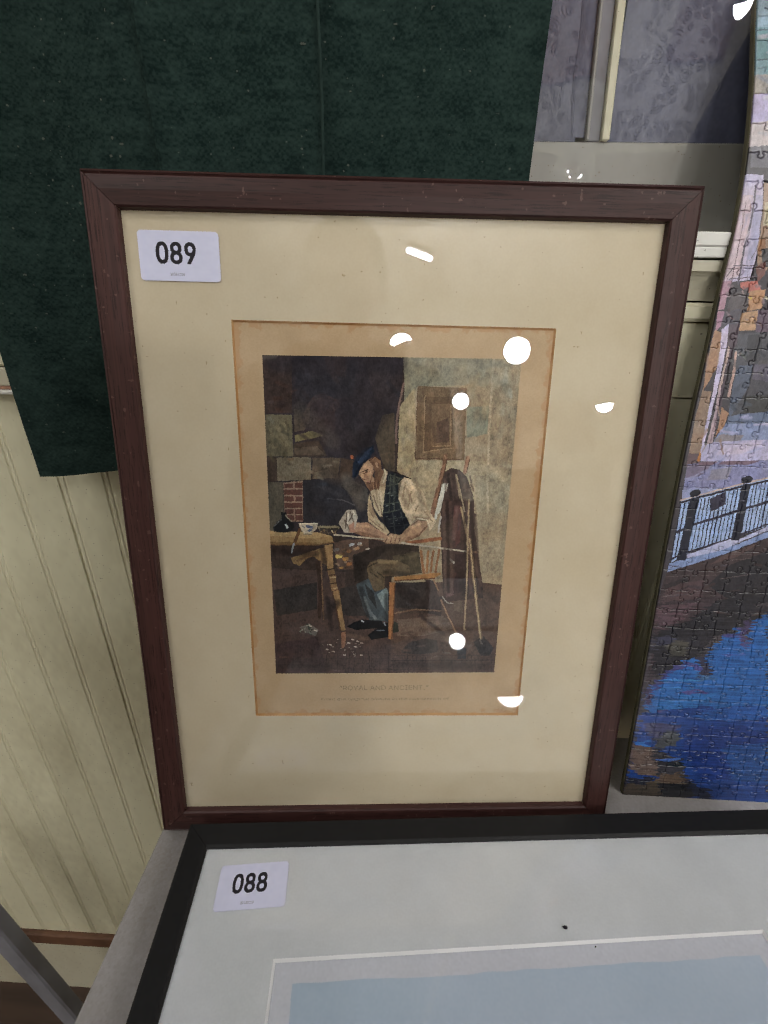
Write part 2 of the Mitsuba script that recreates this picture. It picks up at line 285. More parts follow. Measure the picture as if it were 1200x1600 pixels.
# the two pictures as outlines and strokes: half width (0 = filled), red, green, blue, then x, y, x, y ... (0.1 mm)
PRINT = [
    [0, 140, 127, 104, 2472, 4777, 3419, 4771, 3387, 1786, 2298, 1791], [0, 124, 121, 104, 2947, 4774, 3185, 4768, 3137, 4528, 2959, 4557],
    [0, 118, 122, 106, 2970, 4365, 3163, 4379, 3163, 4139, 2985, 4103], [0, 122, 118, 100, 2419, 4766, 2947, 4769, 2960, 4546, 2545, 4530, 2440, 4359],
    [0, 150, 135, 104, 2396, 4358, 2518, 4519, 2547, 3897, 2545, 3783, 2385, 3804],
    [0, 150, 138, 112, 2541, 3897, 3179, 3903, 3211, 3435, 2660, 3431, 2560, 3644, 2455, 3747], [0, 134, 123, 102, 3181, 4368, 3414, 4382, 3419, 3905, 3190, 3903],
    [0, 138, 128, 106, 3072, 3776, 3417, 3790, 3422, 3436, 3117, 3434], [10, 158, 146, 122, 3175, 4757, 3175, 4368, 3187, 3788, 3216, 3435],
    [7, 128, 116, 96, 3384, 4196, 3182, 4183], [0, 110, 91, 70, 2550, 4532, 2961, 4525, 2975, 3910, 2539, 3908],
    [0, 96, 78, 60, 2611, 4446, 2849, 4450, 2864, 4035, 2620, 3977], [0, 108, 88, 68, 2670, 4388, 2836, 4391, 2847, 4041, 2675, 4035],
    [0, 88, 70, 58, 2721, 4232, 2819, 4277, 2834, 4068, 2717, 4056], [4, 140, 118, 90, 2610, 4462, 2612, 3976, 2871, 4018],
    [4, 84, 66, 50, 2547, 4519, 2541, 3919, 2950, 3918], [5, 136, 112, 84, 2690, 4028, 2847, 4035, 2836, 4375],
    [0, 47, 42, 47, 1240, 4778, 2419, 4776, 2412, 4627, 2385, 4326, 2363, 4063, 2377, 3607, 2103, 3185, 1156, 3120],
    [0, 58, 46, 43, 1251, 4778, 1498, 4772, 1482, 4299, 1248, 4290], [0, 44, 42, 48, 1513, 4752, 2045, 4760, 2001, 4438, 1522, 4379],
    [0, 52, 45, 48, 2077, 4761, 2408, 4766, 2385, 4358, 2220, 4335], [0, 90, 86, 70, 1254, 4285, 1481, 4280, 1482, 3929, 1247, 3927],
    [0, 104, 98, 78, 1286, 4172, 1419, 4217, 1456, 4020, 1300, 3997], [0, 62, 52, 46, 1246, 3924, 1335, 3919, 1332, 3709, 1242, 3703],
    [0, 74, 66, 58, 1499, 4334, 1635, 4338, 1625, 4220, 1581, 4152, 1495, 4140], [0, 98, 93, 66, 1498, 4109, 1647, 4150, 1751, 4112, 1657, 4087, 1503, 4054],
    [0, 63, 53, 46, 1489, 4041, 1700, 4070, 1776, 3932, 1486, 3925], [0, 80, 70, 60, 1488, 3999, 1688, 4023, 1754, 3946, 1497, 3943],
    [0, 104, 97, 82, 1335, 3919, 1633, 3922, 1628, 3727, 1334, 3708], [0, 82, 70, 58, 1647, 3920, 1888, 3922, 1863, 3742, 1637, 3729],
    [0, 100, 90, 76, 1650, 3786, 1774, 3822, 1829, 3742, 1648, 3735], [0, 66, 53, 45, 1893, 3922, 2033, 3892, 2045, 3744, 1874, 3731],
    [0, 80, 76, 66, 1244, 3700, 1385, 3699, 1371, 3206, 1229, 3206], [0, 134, 112, 98, 1388, 3697, 1555, 3717, 1547, 3341, 1381, 3340],
    [0, 88, 58, 52, 1392, 3688, 1470, 3688, 1468, 3649, 1390, 3648], [0, 88, 58, 52, 1485, 3698, 1550, 3698, 1549, 3650, 1483, 3649],
    [0, 88, 58, 52, 1390, 3635, 1549, 3636, 1548, 3587, 1388, 3586], [0, 88, 58, 52, 1387, 3572, 1471, 3572, 1470, 3528, 1386, 3527],
    [0, 88, 58, 52, 1485, 3575, 1547, 3575, 1545, 3528, 1484, 3528], [0, 88, 58, 52, 1387, 3513, 1547, 3514, 1546, 3469, 1386, 3468],
    [0, 88, 58, 52, 1387, 3454, 1467, 3455, 1466, 3412, 1386, 3411], [0, 88, 58, 52, 1481, 3457, 1545, 3457, 1544, 3412, 1480, 3412],
    [0, 88, 58, 52, 1385, 3399, 1468, 3400, 1466, 3352, 1383, 3352], [0, 88, 58, 52, 1482, 3400, 1546, 3400, 1545, 3353, 1480, 3352],
    [0, 44, 43, 48, 1560, 3719, 1886, 3729, 1931, 3708, 2136, 3640, 2138, 3308, 1553, 3304],
    [0, 74, 70, 66, 1885, 3685, 1999, 3720, 2125, 3652, 2137, 3523, 2010, 3569, 1931, 3639], [6, 70, 68, 72, 1770, 3556, 1907, 3545, 2010, 3498],
    [0, 78, 68, 56, 2248, 4286, 2353, 4315, 2368, 3798, 2282, 3826, 2242, 3917, 2189, 4095], [9, 112, 92, 84, 2424, 4549, 2375, 4272, 2369, 4052],
    [-16, 141, 131, 107, 3253, 4344, 3246, 4219], [-22, 117, 111, 91, 3192, 4227, 3204, 4103], [-35, 127, 116, 92, 3211, 4439, 3254, 4391],
    [-38, 113, 112, 97, 3053, 4310, 3109, 4227], [-29, 127, 117, 92, 3054, 4637, 3024, 4527], [-23, 148, 138, 114, 3254, 4646, 3233, 4550],
    [-15, 124, 117, 96, 3117, 4666, 3145, 4625], [-28, 127, 123, 105, 3259, 4572, 3308, 4469], [-15, 141, 131, 108, 3259, 4727, 3248, 4686],
    [-40, 112, 109, 92, 3308, 4557, 3315, 4515], [-29, 123, 119, 100, 3068, 4334, 3042, 4212], [-39, 136, 135, 120, 3291, 4700, 3291, 4592],
    [-29, 129, 118, 94, 3008, 4567, 3023, 4448], [-41, 120, 112, 90, 3102, 4582, 3129, 4539], [-30, 124, 120, 103, 3028, 4729, 3005, 4647],
    [-28, 138, 137, 121, 3328, 4507, 3344, 4462], [-18, 137, 128, 105, 3319, 4688, 3321, 4567], [-37, 133, 122, 97, 3148, 4675, 3140, 4610],
    [-26, 127, 123, 105, 3393, 4510, 3421, 4407], [-24, 134, 128, 108, 3033, 4547, 3000, 4429], [-35, 128, 119, 96, 3005, 4605, 2999, 4491],
    [-28, 134, 130, 112, 3280, 4389, 3279, 4315], [-15, 135, 128, 107, 3314, 4374, 3371, 4258], [-36, 141, 134, 112, 3200, 4620, 3205, 4539],
    [-38, 128, 119, 95, 3129, 4398, 3129, 4284], [-38, 127, 124, 108, 3291, 4209, 3272, 4123], [-34, 150, 141, 120, 3373, 3677, 3469, 3628],
    [-33, 156, 142, 117, 3072, 3593, 3168, 3572], [-30, 138, 125, 99, 2590, 3807, 2686, 3784], [-20, 132, 122, 100, 2607, 3674, 2657, 3673],
    [-21, 150, 137, 112, 2728, 3861, 2802, 3841], [-35, 139, 131, 110, 3328, 3881, 3395, 3868], [-29, 145, 135, 113, 2880, 3862, 2930, 3841],
    [-19, 149, 138, 115, 3402, 3528, 3515, 3504], [-37, 147, 137, 114, 3082, 3637, 3179, 3551], [-36, 135, 122, 97, 2567, 3829, 2657, 3795],
    [-38, 159, 149, 126, 2890, 3693, 2960, 3692], [-23, 145, 133, 110, 3356, 3626, 3483, 3619], [-26, 135, 121, 96, 3413, 3671, 3499, 3665],
    [-38, 144, 135, 113, 2827, 3540, 2867, 3512], [-30, 159, 149, 127, 3232, 3776, 3291, 3772], [-23, 136, 121, 95, 2980, 3601, 3081, 3559],
    [-23, 145, 132, 108, 2473, 4170, 2500, 4082], [-19, 166, 148, 119, 2475, 4339, 2504, 4261], [-19, 156, 141, 114, 2418, 3913, 2434, 3816],
    [-24, 135, 123, 99, 2518, 4142, 2543, 4024], [-26, 143, 126, 97, 2425, 3879, 2417, 3794], [-20, 138, 127, 105, 2429, 4088, 2433, 3999],
    [-12, 160, 144, 116, 2502, 4321, 2544, 4214], [-15, 135, 117, 88, 2506, 3795, 2463, 3694], [-15, 83, 74, 54, 1396, 3948, 1410, 3924],
    [-20, 63, 63, 51, 1396, 4138, 1440, 4117], [-21, 100, 100, 88, 1284, 4260, 1317, 4220], [-27, 78, 78, 66, 1328, 4072, 1371, 4027],
    [-17, 91, 86, 69, 1292, 4061, 1333, 4016], [-19, 69, 67, 54, 1385, 4194, 1406, 4155], [-13, 71, 65, 48, 1427, 4220, 1452, 4178],
    [-29, 85, 83, 68, 1287, 4074, 1337, 4043], [-16, 109, 103, 86, 1263, 4027, 1290, 4018], [-19, 73, 68, 50, 1279, 3939, 1310, 3891],
    [-30, 79, 78, 66, 1315, 4165, 1336, 4136], [-24, 89, 84, 67, 1399, 4001, 1442, 3961], [-28, 74, 68, 59, 1727, 3842, 1751, 3848],
    [-20, 110, 99, 83, 1589, 3777, 1636, 3792], [-28, 85, 76, 63, 1584, 3893, 1615, 3898], [-21, 79, 72, 61, 1418, 3864, 1450, 3865],
    [-20, 101, 90, 74, 1350, 3746, 1425, 3741], [-15, 101, 89, 73, 1836, 3892, 1872, 3878], [-18, 92, 77, 58, 1445, 3905, 1472, 3907],
    [-16, 98, 91, 80, 1501, 3828, 1564, 3829], [-13, 107, 102, 93, 1689, 3746, 1733, 3730], [-18, 113, 103, 89, 1748, 3840, 1799, 3854],
    [-25, 51, 51, 60, 1601, 4690, 1624, 4602], [-20, 44, 42, 48, 1558, 4491, 1621, 4461], [-21, 46, 42, 45, 1536, 4128, 1618, 4074],
    [-24, 53, 45, 46, 1786, 4671, 1867, 4562], [-40, 47, 41, 44, 1527, 4402, 1592, 4323], [-28, 39, 39, 46, 2295, 4556, 2385, 4461],
    [-26, 37, 37, 45, 1583, 4256, 1608, 4184], [-20, 42, 36, 38, 1586, 4472, 1624, 4416], [-40, 44, 42, 48, 1687, 4561, 1725, 4525],
    [-43, 48, 45, 49, 1989, 4182, 2052, 4072], [-30, 46, 39, 40, 2076, 4145, 2128, 4035], [-20, 49, 47, 53, 1631, 4694, 1690, 4658],
    [-24, 51, 38, 36, 1433, 4500, 1466, 4513], [-11, 57, 43, 42, 1472, 4476, 1531, 4487], [-21, 59, 47, 48, 1389, 4380, 1425, 4368],
    [-18, 61, 42, 35, 1357, 4330, 1394, 4315], [-20, 67, 47, 40, 1364, 4550, 1449, 4519], [-19, 68, 58, 60, 1286, 4384, 1321, 4384],
    [-19, 53, 41, 41, 1366, 4355, 1413, 4356], [-23, 60, 40, 33, 1341, 4413, 1396, 4422], [-12, 69, 54, 52, 1450, 4473, 1492, 4474],
    [-15, 57, 39, 33, 1314, 4697, 1398, 4671], [-15, 67, 62, 56, 2318, 3889, 2315, 3830], [-13, 58, 50, 42, 2300, 4191, 2307, 4155],
    [-16, 90, 76, 61, 2288, 3961, 2301, 3895], [-14, 80, 68, 57, 2313, 4035, 2305, 3998], [-16, 81, 68, 55, 2259, 4237, 2277, 4204],
    [-16, 64, 52, 39, 2267, 3858, 2284, 3805], [-12, 84, 73, 62, 2355, 3874, 2349, 3813], [-10, 76, 67, 58, 2295, 3874, 2318, 3810],
    [-27, 57, 55, 59, 1793, 3622, 1884, 3588], [-24, 49, 44, 45, 1641, 3441, 1725, 3419], [-34, 42, 40, 44, 1748, 3590, 1840, 3560],
    [-27, 57, 54, 57, 1707, 3662, 1796, 3637], [-38, 44, 42, 46, 1810, 3499, 1861, 3462], [-23, 46, 49, 57, 1688, 3673, 1764, 3688],
    [0, 72, 58, 54, 1229, 2896, 1925, 2860, 1923, 2469, 2411, 2482, 2425, 1798, 1233, 1804], [0, 78, 62, 54, 2358, 2758, 3207, 2759, 3399, 2731, 3405, 1803, 2362, 1798],
    [0, 50, 46, 45, 1252, 2679, 1661, 2757, 1655, 2483, 1277, 2416], [0, 52, 48, 48, 1864, 2692, 2117, 2757, 2118, 2416, 1898, 2416],
    [0, 54, 48, 46, 2382, 2758, 2696, 2758, 2707, 2469, 2399, 2496], [0, 62, 48, 48, 1252, 2119, 1649, 2200, 1741, 1809, 1239, 1804],
    [0, 96, 80, 70, 2414, 2375, 2857, 2415, 2963, 2279, 2667, 2198, 2417, 2198], [4, 54, 42, 40, 1745, 2034, 1716, 1809], [4, 54, 42, 40, 1957, 2005, 1950, 1807],
    [4, 54, 42, 40, 2145, 2033, 2158, 1806], [4, 56, 44, 42, 2345, 2032, 2336, 1805], [4, 56, 44, 42, 2522, 2003, 2540, 1804], [4, 56, 44, 42, 2700, 1974, 2718, 1804],
    [4, 56, 44, 42, 2955, 1945, 2987, 1802], [4, 56, 44, 42, 3184, 1944, 3212, 1801], [4, 58, 46, 42, 2359, 1933, 3389, 1936],
    [0, 60, 53, 50, 2458, 2032, 2531, 2129, 2693, 2177, 2806, 2156, 2830, 2030, 2673, 2003, 2522, 2010], [0, 90, 76, 64, 2946, 2621, 3019, 2641, 3044, 2442, 2954, 2469],
    [0, 98, 92, 86, 1480, 2295, 1579, 2336, 1663, 2268, 1637, 2200, 1539, 2241], [0, 60, 66, 58, 1542, 2336, 1602, 2309, 1577, 2255],
    [6, 168, 156, 148, 1733, 2062, 1750, 2058], [6, 168, 156, 148, 1765, 2110, 1782, 2106], [6, 168, 156, 148, 1795, 2041, 1812, 2037],
    [6, 168, 156, 148, 1945, 2130, 1962, 2126], [6, 168, 156, 148, 1982, 2165, 2000, 2161], [6, 168, 156, 148, 2032, 2144, 2049, 2140],
    [6, 168, 156, 148, 2007, 2089, 2025, 2085], [6, 168, 156, 148, 2069, 2130, 2087, 2126], [6, 168, 156, 148, 1907, 1999, 1924, 1994],
    [6, 168, 156, 148, 1994, 2012, 2012, 2008], [6, 168, 156, 148, 2063, 1998, 2081, 1994], [6, 168, 156, 148, 1626, 2261, 1643, 2257],
    [6, 168, 156, 148, 1578, 2309, 1595, 2305], [-19, 61, 45, 41, 1941, 2056, 2008, 2033], [-17, 83, 69, 68, 2355, 2267, 2414, 2236],
    [-10, 60, 48, 48, 2223, 2166, 2258, 2177], [-17, 85, 66, 59, 1967, 2403, 2032, 2377], [-9, 58, 46, 46, 2323, 1849, 2408, 1827],
    [-13, 76, 64, 64, 1502, 2233, 1568, 2229], [-15, 72, 54, 48, 1884, 2232, 1943, 2251], [-10, 78, 64, 62, 2368, 1857, 2437, 1883],
    [-15, 68, 54, 52, 1811, 2245, 1887, 2215], [-15, 72, 53, 45, 2058, 1962, 2101, 1953], [-10, 59, 46, 44, 1325, 2204, 1390, 2215],
    [-13, 82, 70, 70, 1804, 1833, 1853, 1825], [-14, 57, 44, 42, 2186, 2466, 2230, 2448], [-14, 86, 71, 67, 1700, 2141, 1736, 2155],
    [-13, 69, 58, 58, 1368, 2294, 1423, 2255], [-9, 79, 62, 56, 2151, 2193, 2231, 2175], [-13, 87, 67, 58, 1286, 1978, 1365, 1976],
    [-21, 81, 65, 62, 2408, 1982, 2439, 1964], [-17, 71, 57, 55, 2396, 2332, 2437, 2331], [-19, 74, 54, 46, 1413, 2363, 1442, 2362],
    [-11, 73, 60, 60, 1498, 2458, 1572, 2420], [-18, 69, 56, 54, 2318, 1862, 2353, 1877], [-10, 99, 81, 71, 2756, 1966, 2818, 1984],
    [-21, 82, 65, 56, 2493, 2045, 2546, 2046], [-15, 85, 73, 69, 2621, 2088, 2686, 2098], [-18, 83, 66, 57, 3065, 2410, 3119, 2388],
    [-12, 72, 61, 57, 2436, 2129, 2486, 2150], [-21, 85, 66, 56, 2831, 2037, 2878, 2007], [-15, 91, 79, 76, 3345, 1836, 3383, 1840],
    [-19, 76, 59, 51, 3113, 2110, 3208, 2111], [-9, 72, 56, 49, 2515, 2215, 2582, 2208], [-18, 72, 58, 52, 2466, 2220, 2559, 2247],
    [-12, 79, 62, 53, 3109, 2265, 3176, 2232], [-9, 68, 55, 51, 2649, 1907, 2743, 1902], [-20, 92, 76, 68, 3117, 2091, 3143, 2103],
    [-11, 86, 69, 60, 2421, 2077, 2497, 2102], [-14, 64, 52, 49, 3309, 2351, 3379, 2379], [-10, 90, 70, 59, 3037, 1895, 3067, 1884],
    [-20, 90, 74, 66, 3122, 2267, 3147, 2270], [-10, 93, 80, 75, 2834, 2327, 2877, 2336], [-10, 83, 70, 66, 2721, 2370, 2792, 2368],
    [-12, 91, 79, 74, 2873, 2018, 2942, 2014], [-19, 86, 71, 64, 2871, 2107, 2932, 2071], [-12, 81, 61, 49, 3204, 2247, 3245, 2261],
    [-10, 89, 74, 68, 3009, 2045, 3040, 2025], [-17, 95, 81, 74, 3018, 1924, 3048, 1918], [-18, 64, 53, 49, 3092, 2266, 3141, 2265],
    [-19, 76, 55, 43, 2796, 1910, 2841, 1928], [-20, 47, 44, 47, 2803, 2600, 2866, 2600], [-14, 66, 58, 57, 2534, 2704, 2620, 2664],
    [-18, 68, 59, 57, 2743, 2703, 2782, 2684], [-24, 52, 44, 42, 2529, 2588, 2571, 2536], [-14, 64, 56, 53, 2578, 2566, 2618, 2521],
    [-19, 67, 58, 55, 2435, 2485, 2495, 2460], [-14, 64, 55, 52, 2536, 2537, 2601, 2526], [-15, 64, 59, 61, 2499, 2550, 2535, 2523],
    [0, 84, 66, 56, 1822, 3160, 2138, 3186, 2139, 3037, 2021, 2974, 1997, 2885, 1854, 2885], [19, 180, 160, 90, 1855, 3011, 1877, 3016],
    [17, 170, 120, 60, 1914, 2986, 1936, 2991], [17, 140, 92, 58, 1949, 2936, 1971, 2941], [14, 150, 150, 150, 1974, 3123, 1995, 3128],
    [12, 160, 156, 150, 2045, 3130, 2066, 3135], [14, 150, 112, 80, 2021, 3086, 2042, 3091], [8, 170, 160, 150, 2115, 3080, 2137, 3085],
    [10, 150, 108, 60, 1878, 2898, 1899, 2903], [14, 120, 82, 50, 1950, 3061, 1971, 3066], [16, 96, 90, 86, 1832, 3073, 1854, 3078],
    [-7, 84, 58, 34, 1858, 3031, 1885, 3022], [-14, 127, 107, 89, 2003, 3083, 2014, 3082], [-9, 149, 120, 94, 1931, 2993, 1950, 2986],
    [-7, 109, 80, 53, 1930, 2918, 1948, 2921], [-15, 149, 127, 106, 2025, 2950, 2034, 2946], [-11, 100, 73, 49, 2027, 3038, 2048, 3026],
    [-14, 106, 87, 70, 2042, 2988, 2053, 2981], [-8, 106, 86, 67, 2060, 2929, 2080, 2934], [-13, 124, 101, 80, 2120, 2925, 2148, 2927],
    [-11, 121, 95, 70, 1900, 3076, 1922, 3084], [-10, 123, 96, 71, 1960, 3068, 1976, 3060], [-6, 76, 56, 39, 2035, 3132, 2062, 3133],
    [-11, 138, 114, 92, 2058, 3121, 2077, 3118], [-13, 142, 117, 94, 1838, 2939, 1858, 2928], [-7, 152, 131, 112, 2083, 2987, 2111, 2995],
    [-10, 82, 63, 46, 1933, 3122, 1944, 3121], [-13, 155, 127, 101, 1920, 2957, 1933, 2956], [-14, 69, 46, 24, 1896, 3043, 1914, 3040],
    [-14, 148, 120, 94, 2037, 2922, 2061, 2912], [-8, 130, 106, 85, 1954, 2975, 1981, 2965], [-14, 85, 60, 38, 1929, 3083, 1953, 3073],
    [-6, 78, 56, 36, 1940, 3123, 1957, 3118], [-14, 120, 92, 65, 1876, 3037, 1885, 3039], [-12, 64, 44, 27, 1927, 2905, 1940, 2908],
    [-11, 149, 124, 101, 2056, 3024, 2072, 3014], [-14, 86, 64, 44, 1882, 3036, 1909, 3033], [0, 52, 40, 36, 1239, 3120, 1716, 3120, 1727, 3091, 1443, 3009, 1240, 3052],
    [0, 118, 94, 62, 1425, 2997, 1745, 3104, 1750, 2929, 1689, 2960, 1637, 3008, 1578, 2997, 1505, 2919, 1443, 2944],
    [0, 58, 44, 38, 1652, 2973, 1704, 2973, 1712, 2601, 1683, 2376, 1656, 2416, 1671, 2679], [7, 108, 84, 64, 1703, 2960, 1707, 2679, 1714, 2376],
    [0, 134, 110, 74, 1241, 3259, 1811, 3204, 1817, 3147, 1669, 3119, 1239, 3120], [0, 150, 126, 88, 1243, 3254, 1672, 3244, 1811, 3204, 1600, 3183, 1241, 3206],
    [6, 98, 74, 48, 1240, 3123, 1669, 3122, 1817, 3147], [0, 140, 112, 76, 1737, 3120, 1810, 3129, 1814, 2897, 1759, 2885],
    [0, 128, 100, 70, 1759, 2878, 1824, 2885, 1852, 2679, 1794, 2669], [6, 76, 56, 42, 1776, 2827, 1836, 2834], [6, 76, 56, 42, 1792, 2744, 1843, 2751],
    [6, 164, 138, 104, 1781, 2802, 1832, 2806], [6, 164, 138, 104, 1799, 2692, 1845, 2700], [0, 138, 110, 76, 1808, 2664, 1864, 2679, 1921, 2268, 1877, 2261, 1837, 2469],
    [7, 76, 56, 44, 1803, 2653, 1872, 2261], [0, 128, 92, 72, 1877, 2240, 1924, 2247, 1927, 2172, 1907, 2075, 1883, 2075], [-40, 40, 32, 30, 1281, 3059, 1655, 3035],
    [-35, 44, 34, 32, 1715, 3085, 1736, 2960], [-19, 160, 136, 96, 1300, 3237, 1602, 3230], [-14, 96, 72, 46, 1261, 3139, 1658, 3137],
    [-16, 84, 62, 44, 1489, 2972, 1668, 3060],
    [0, 27, 29, 32, 1274, 3285, 1316, 3339, 1358, 3375, 1354, 3429, 1396, 3429, 1410, 3382, 1460, 3328, 1464, 3286, 1428, 3243, 1335, 3238, 1289, 3249],
    [10, 170, 176, 180, 1393, 3308, 1406, 3286], [6, 130, 126, 112, 1393, 3399, 1443, 3346],
    [0, 168, 158, 138, 1509, 3328, 1685, 3329, 1668, 3275, 1631, 3244, 1624, 3217, 1552, 3217, 1546, 3244, 1524, 3274], [13, 76, 86, 112, 1586, 3299, 1626, 3287],
    [10, 72, 84, 112, 1614, 3262, 1596, 3256], [7, 110, 112, 118, 1545, 3298, 1557, 3286], [17, 122, 114, 92, 1696, 3287, 1858, 3288],
    [9, 52, 48, 42, 1707, 3271, 1858, 3275], [12, 60, 52, 44, 1718, 3251, 1764, 3230], [14, 88, 64, 42, 1516, 3268, 1465, 3146],
    [8, 116, 122, 126, 1459, 3133, 1435, 3047], [0, 52, 44, 40, 1810, 3184, 1858, 3227, 1951, 3224, 1974, 3207, 1857, 3147, 1819, 3147],
    [16, 124, 92, 72, 2806, 3945, 2797, 3831], [15, 116, 88, 70, 2789, 3831, 2707, 3431], [17, 128, 96, 76, 3004, 3930, 2985, 3798],
    [10, 116, 88, 70, 2811, 3937, 2719, 3391], [0, 66, 54, 50, 2796, 3802, 2863, 3837, 2932, 3826, 3004, 3763, 3071, 3600, 3099, 3434, 2742, 3432, 2768, 3633],
    [0, 60, 46, 43, 2789, 3551, 3086, 3553, 3107, 3434, 3101, 3300, 3154, 3028, 3227, 2681, 3233, 2599, 3071, 2582, 2851, 2562, 2812, 3039, 2788, 3311],
    [0, 74, 46, 46, 2903, 3481, 2972, 3505, 2979, 3152, 2934, 3102], [0, 48, 36, 38, 2937, 3040, 3069, 3040, 3090, 2681, 2945, 2641],
    [0, 84, 62, 62, 2827, 3089, 2899, 3090, 2946, 2628, 2874, 2602], [0, 46, 38, 38, 3128, 2862, 3224, 2694, 3230, 2602, 3168, 2602],
    [15, 172, 174, 166, 2812, 3692, 2765, 3432], [7, 168, 166, 156, 2837, 3698, 2826, 3634], [12, 172, 174, 166, 2799, 3688, 2744, 3381],
    [8, 150, 146, 140, 2790, 3396, 2773, 3250], [11, 122, 108, 88, 2911, 3774, 2957, 3576], [11, 150, 128, 98, 2973, 3481, 3034, 3239],
    [9, 118, 100, 80, 3041, 3529, 3043, 3190, 3061, 2759, 3067, 2265], [8, 148, 128, 98, 3054, 3190, 3119, 2811, 3234, 2155],
    [0, 50, 47, 47, 3166, 2134, 3208, 2169, 3257, 2196, 3369, 2070, 3334, 1983, 3245, 1984], [8, 92, 86, 80, 3228, 2155, 3249, 2113],
    [0, 46, 48, 54, 3009, 2072, 3098, 2071, 3101, 1952, 3018, 1952], [10, 160, 156, 150, 2892, 2989, 2930, 2951], [6, 150, 146, 140, 2882, 2938, 2929, 2964],
    [-17, 64, 51, 55, 2850, 3046, 2893, 2936], [-10, 61, 41, 40, 2937, 3224, 2909, 3102], [-14, 65, 52, 56, 2959, 3416, 2957, 3278],
    [-16, 60, 46, 50, 2960, 3124, 2994, 3053], [-9, 77, 61, 63, 2889, 3249, 2928, 3179], [-14, 58, 38, 36, 2946, 2702, 2988, 2624],
    [-9, 68, 46, 42, 2870, 2773, 2903, 2653], [-14, 64, 48, 49, 2885, 3252, 2929, 3128], [-13, 68, 51, 52, 3074, 3020, 3094, 2903],
    [-15, 62, 43, 42, 2863, 3127, 2843, 3050], [-19, 56, 35, 32, 2876, 3122, 2870, 3068], [-13, 66, 53, 57, 2832, 3416, 2831, 3340],
    [-16, 80, 59, 55, 2868, 3214, 2861, 3115], [-19, 66, 51, 55, 3056, 3340, 3068, 3261], [-21, 66, 44, 40, 2946, 2840, 2902, 2701],
    [-13, 55, 40, 44, 2875, 2870, 2865, 2773], [-14, 65, 45, 44, 3090, 3158, 3130, 3052], [-15, 57, 39, 39, 2891, 3452, 2870, 3344],
    [-10, 70, 51, 46, 2944, 3490, 2941, 3420], [-10, 70, 56, 57, 3034, 3772, 3048, 3708], [-10, 57, 42, 42, 3061, 3529, 3100, 3456],
    [-17, 68, 45, 36, 3051, 3686, 3075, 3639], [-9, 62, 46, 45, 3045, 3513, 3042, 3447], [-18, 72, 50, 43, 2861, 3550, 2872, 3502],
    [0, 56, 48, 42, 2005, 3035, 2182, 3093, 2319, 3145, 2596, 3115, 2635, 2853, 2445, 2820, 2275, 2798, 2104, 2809, 1995, 2798],
    [0, 74, 66, 52, 2361, 3021, 2598, 3063, 2635, 2853, 2404, 2831], [0, 46, 40, 36, 1995, 3020, 2172, 3088, 2281, 3104, 2252, 3021, 2114, 2947, 2095, 2798, 2000, 2798],
    [0, 90, 77, 59, 2118, 2943, 2235, 2987, 2425, 2975, 2523, 2912, 2525, 2810, 2296, 2822, 2286, 2693, 2226, 2649, 2190, 2680, 2141, 2783],
    [7, 112, 98, 74, 2283, 2949, 2402, 2969], [6, 56, 48, 38, 2140, 2911, 2235, 2962], [6, 58, 50, 40, 2212, 2860, 2285, 2809], [5, 60, 50, 40, 2152, 2860, 2225, 2809],
    [0, 46, 39, 36, 2009, 2961, 2080, 3037, 2280, 3124, 2387, 3125, 2163, 2974, 2104, 2860, 2083, 2796, 2011, 2751], [-8, 84, 71, 53, 2404, 2810, 2418, 2757],
    [-8, 70, 60, 45, 2153, 2900, 2173, 2876], [-9, 89, 79, 63, 2485, 2857, 2506, 2797], [-6, 77, 68, 54, 2255, 2828, 2275, 2765],
    [-10, 75, 66, 51, 2350, 2906, 2385, 2890], [-10, 99, 91, 76, 2350, 2896, 2365, 2863], [-7, 94, 80, 60, 2395, 2810, 2438, 2755],
    [-9, 95, 84, 68, 2207, 2860, 2224, 2836], [-9, 70, 60, 48, 2499, 2896, 2557, 2889], [-11, 56, 49, 39, 2434, 2969, 2492, 2944],
    [-7, 63, 57, 50, 2411, 3043, 2434, 3021], [-11, 54, 47, 39, 2430, 3031, 2504, 3015], [-8, 74, 67, 58, 2521, 3059, 2565, 3058],
    [-10, 71, 63, 53, 2486, 2967, 2549, 2970], [0, 64, 72, 76, 2023, 2738, 2141, 2796, 2196, 2654, 2286, 2693, 2323, 2654, 2330, 2355, 2155, 2362, 2093, 2482],
    [0, 104, 116, 116, 2220, 2634, 2310, 2706, 2325, 2654, 2327, 2416, 2258, 2549], [15, 98, 104, 106, 2130, 2482, 2204, 2389],
    [0, 46, 48, 50, 2105, 2745, 2190, 2654, 2222, 2482, 2142, 2601], [0, 24, 25, 28, 1936, 2301, 1995, 2346, 2081, 2375, 2272, 2362, 2273, 2291, 2020, 2265],
    [0, 24, 26, 29, 2134, 2206, 2193, 2264, 2279, 2335, 2340, 2341, 2349, 2191, 2169, 2164], [7, 150, 156, 162, 2072, 2365, 2091, 2354],
    [7, 120, 130, 140, 2291, 2341, 2304, 2314], [6, 86, 96, 106, 2230, 2260, 2292, 2264], [0, 44, 46, 40, 2352, 2375, 2427, 2335, 2435, 2253, 2367, 2226],
    [-55, 40, 34, 31, 2045, 2974, 2081, 2796], [-36, 50, 43, 36, 2296, 2860, 2513, 2829], [-24, 122, 106, 80, 2235, 2962, 2378, 2956],
    [-36, 40, 42, 46, 2069, 2693, 2143, 2416], [-19, 92, 102, 106, 2105, 2601, 2167, 2416], [-27, 40, 44, 48, 2305, 2628, 2321, 2375],
    [-15, 120, 132, 132, 2245, 2601, 2288, 2522], [-40, 36, 31, 28, 2035, 2988, 2035, 2819], [-35, 44, 38, 33, 2222, 3083, 2498, 3099],
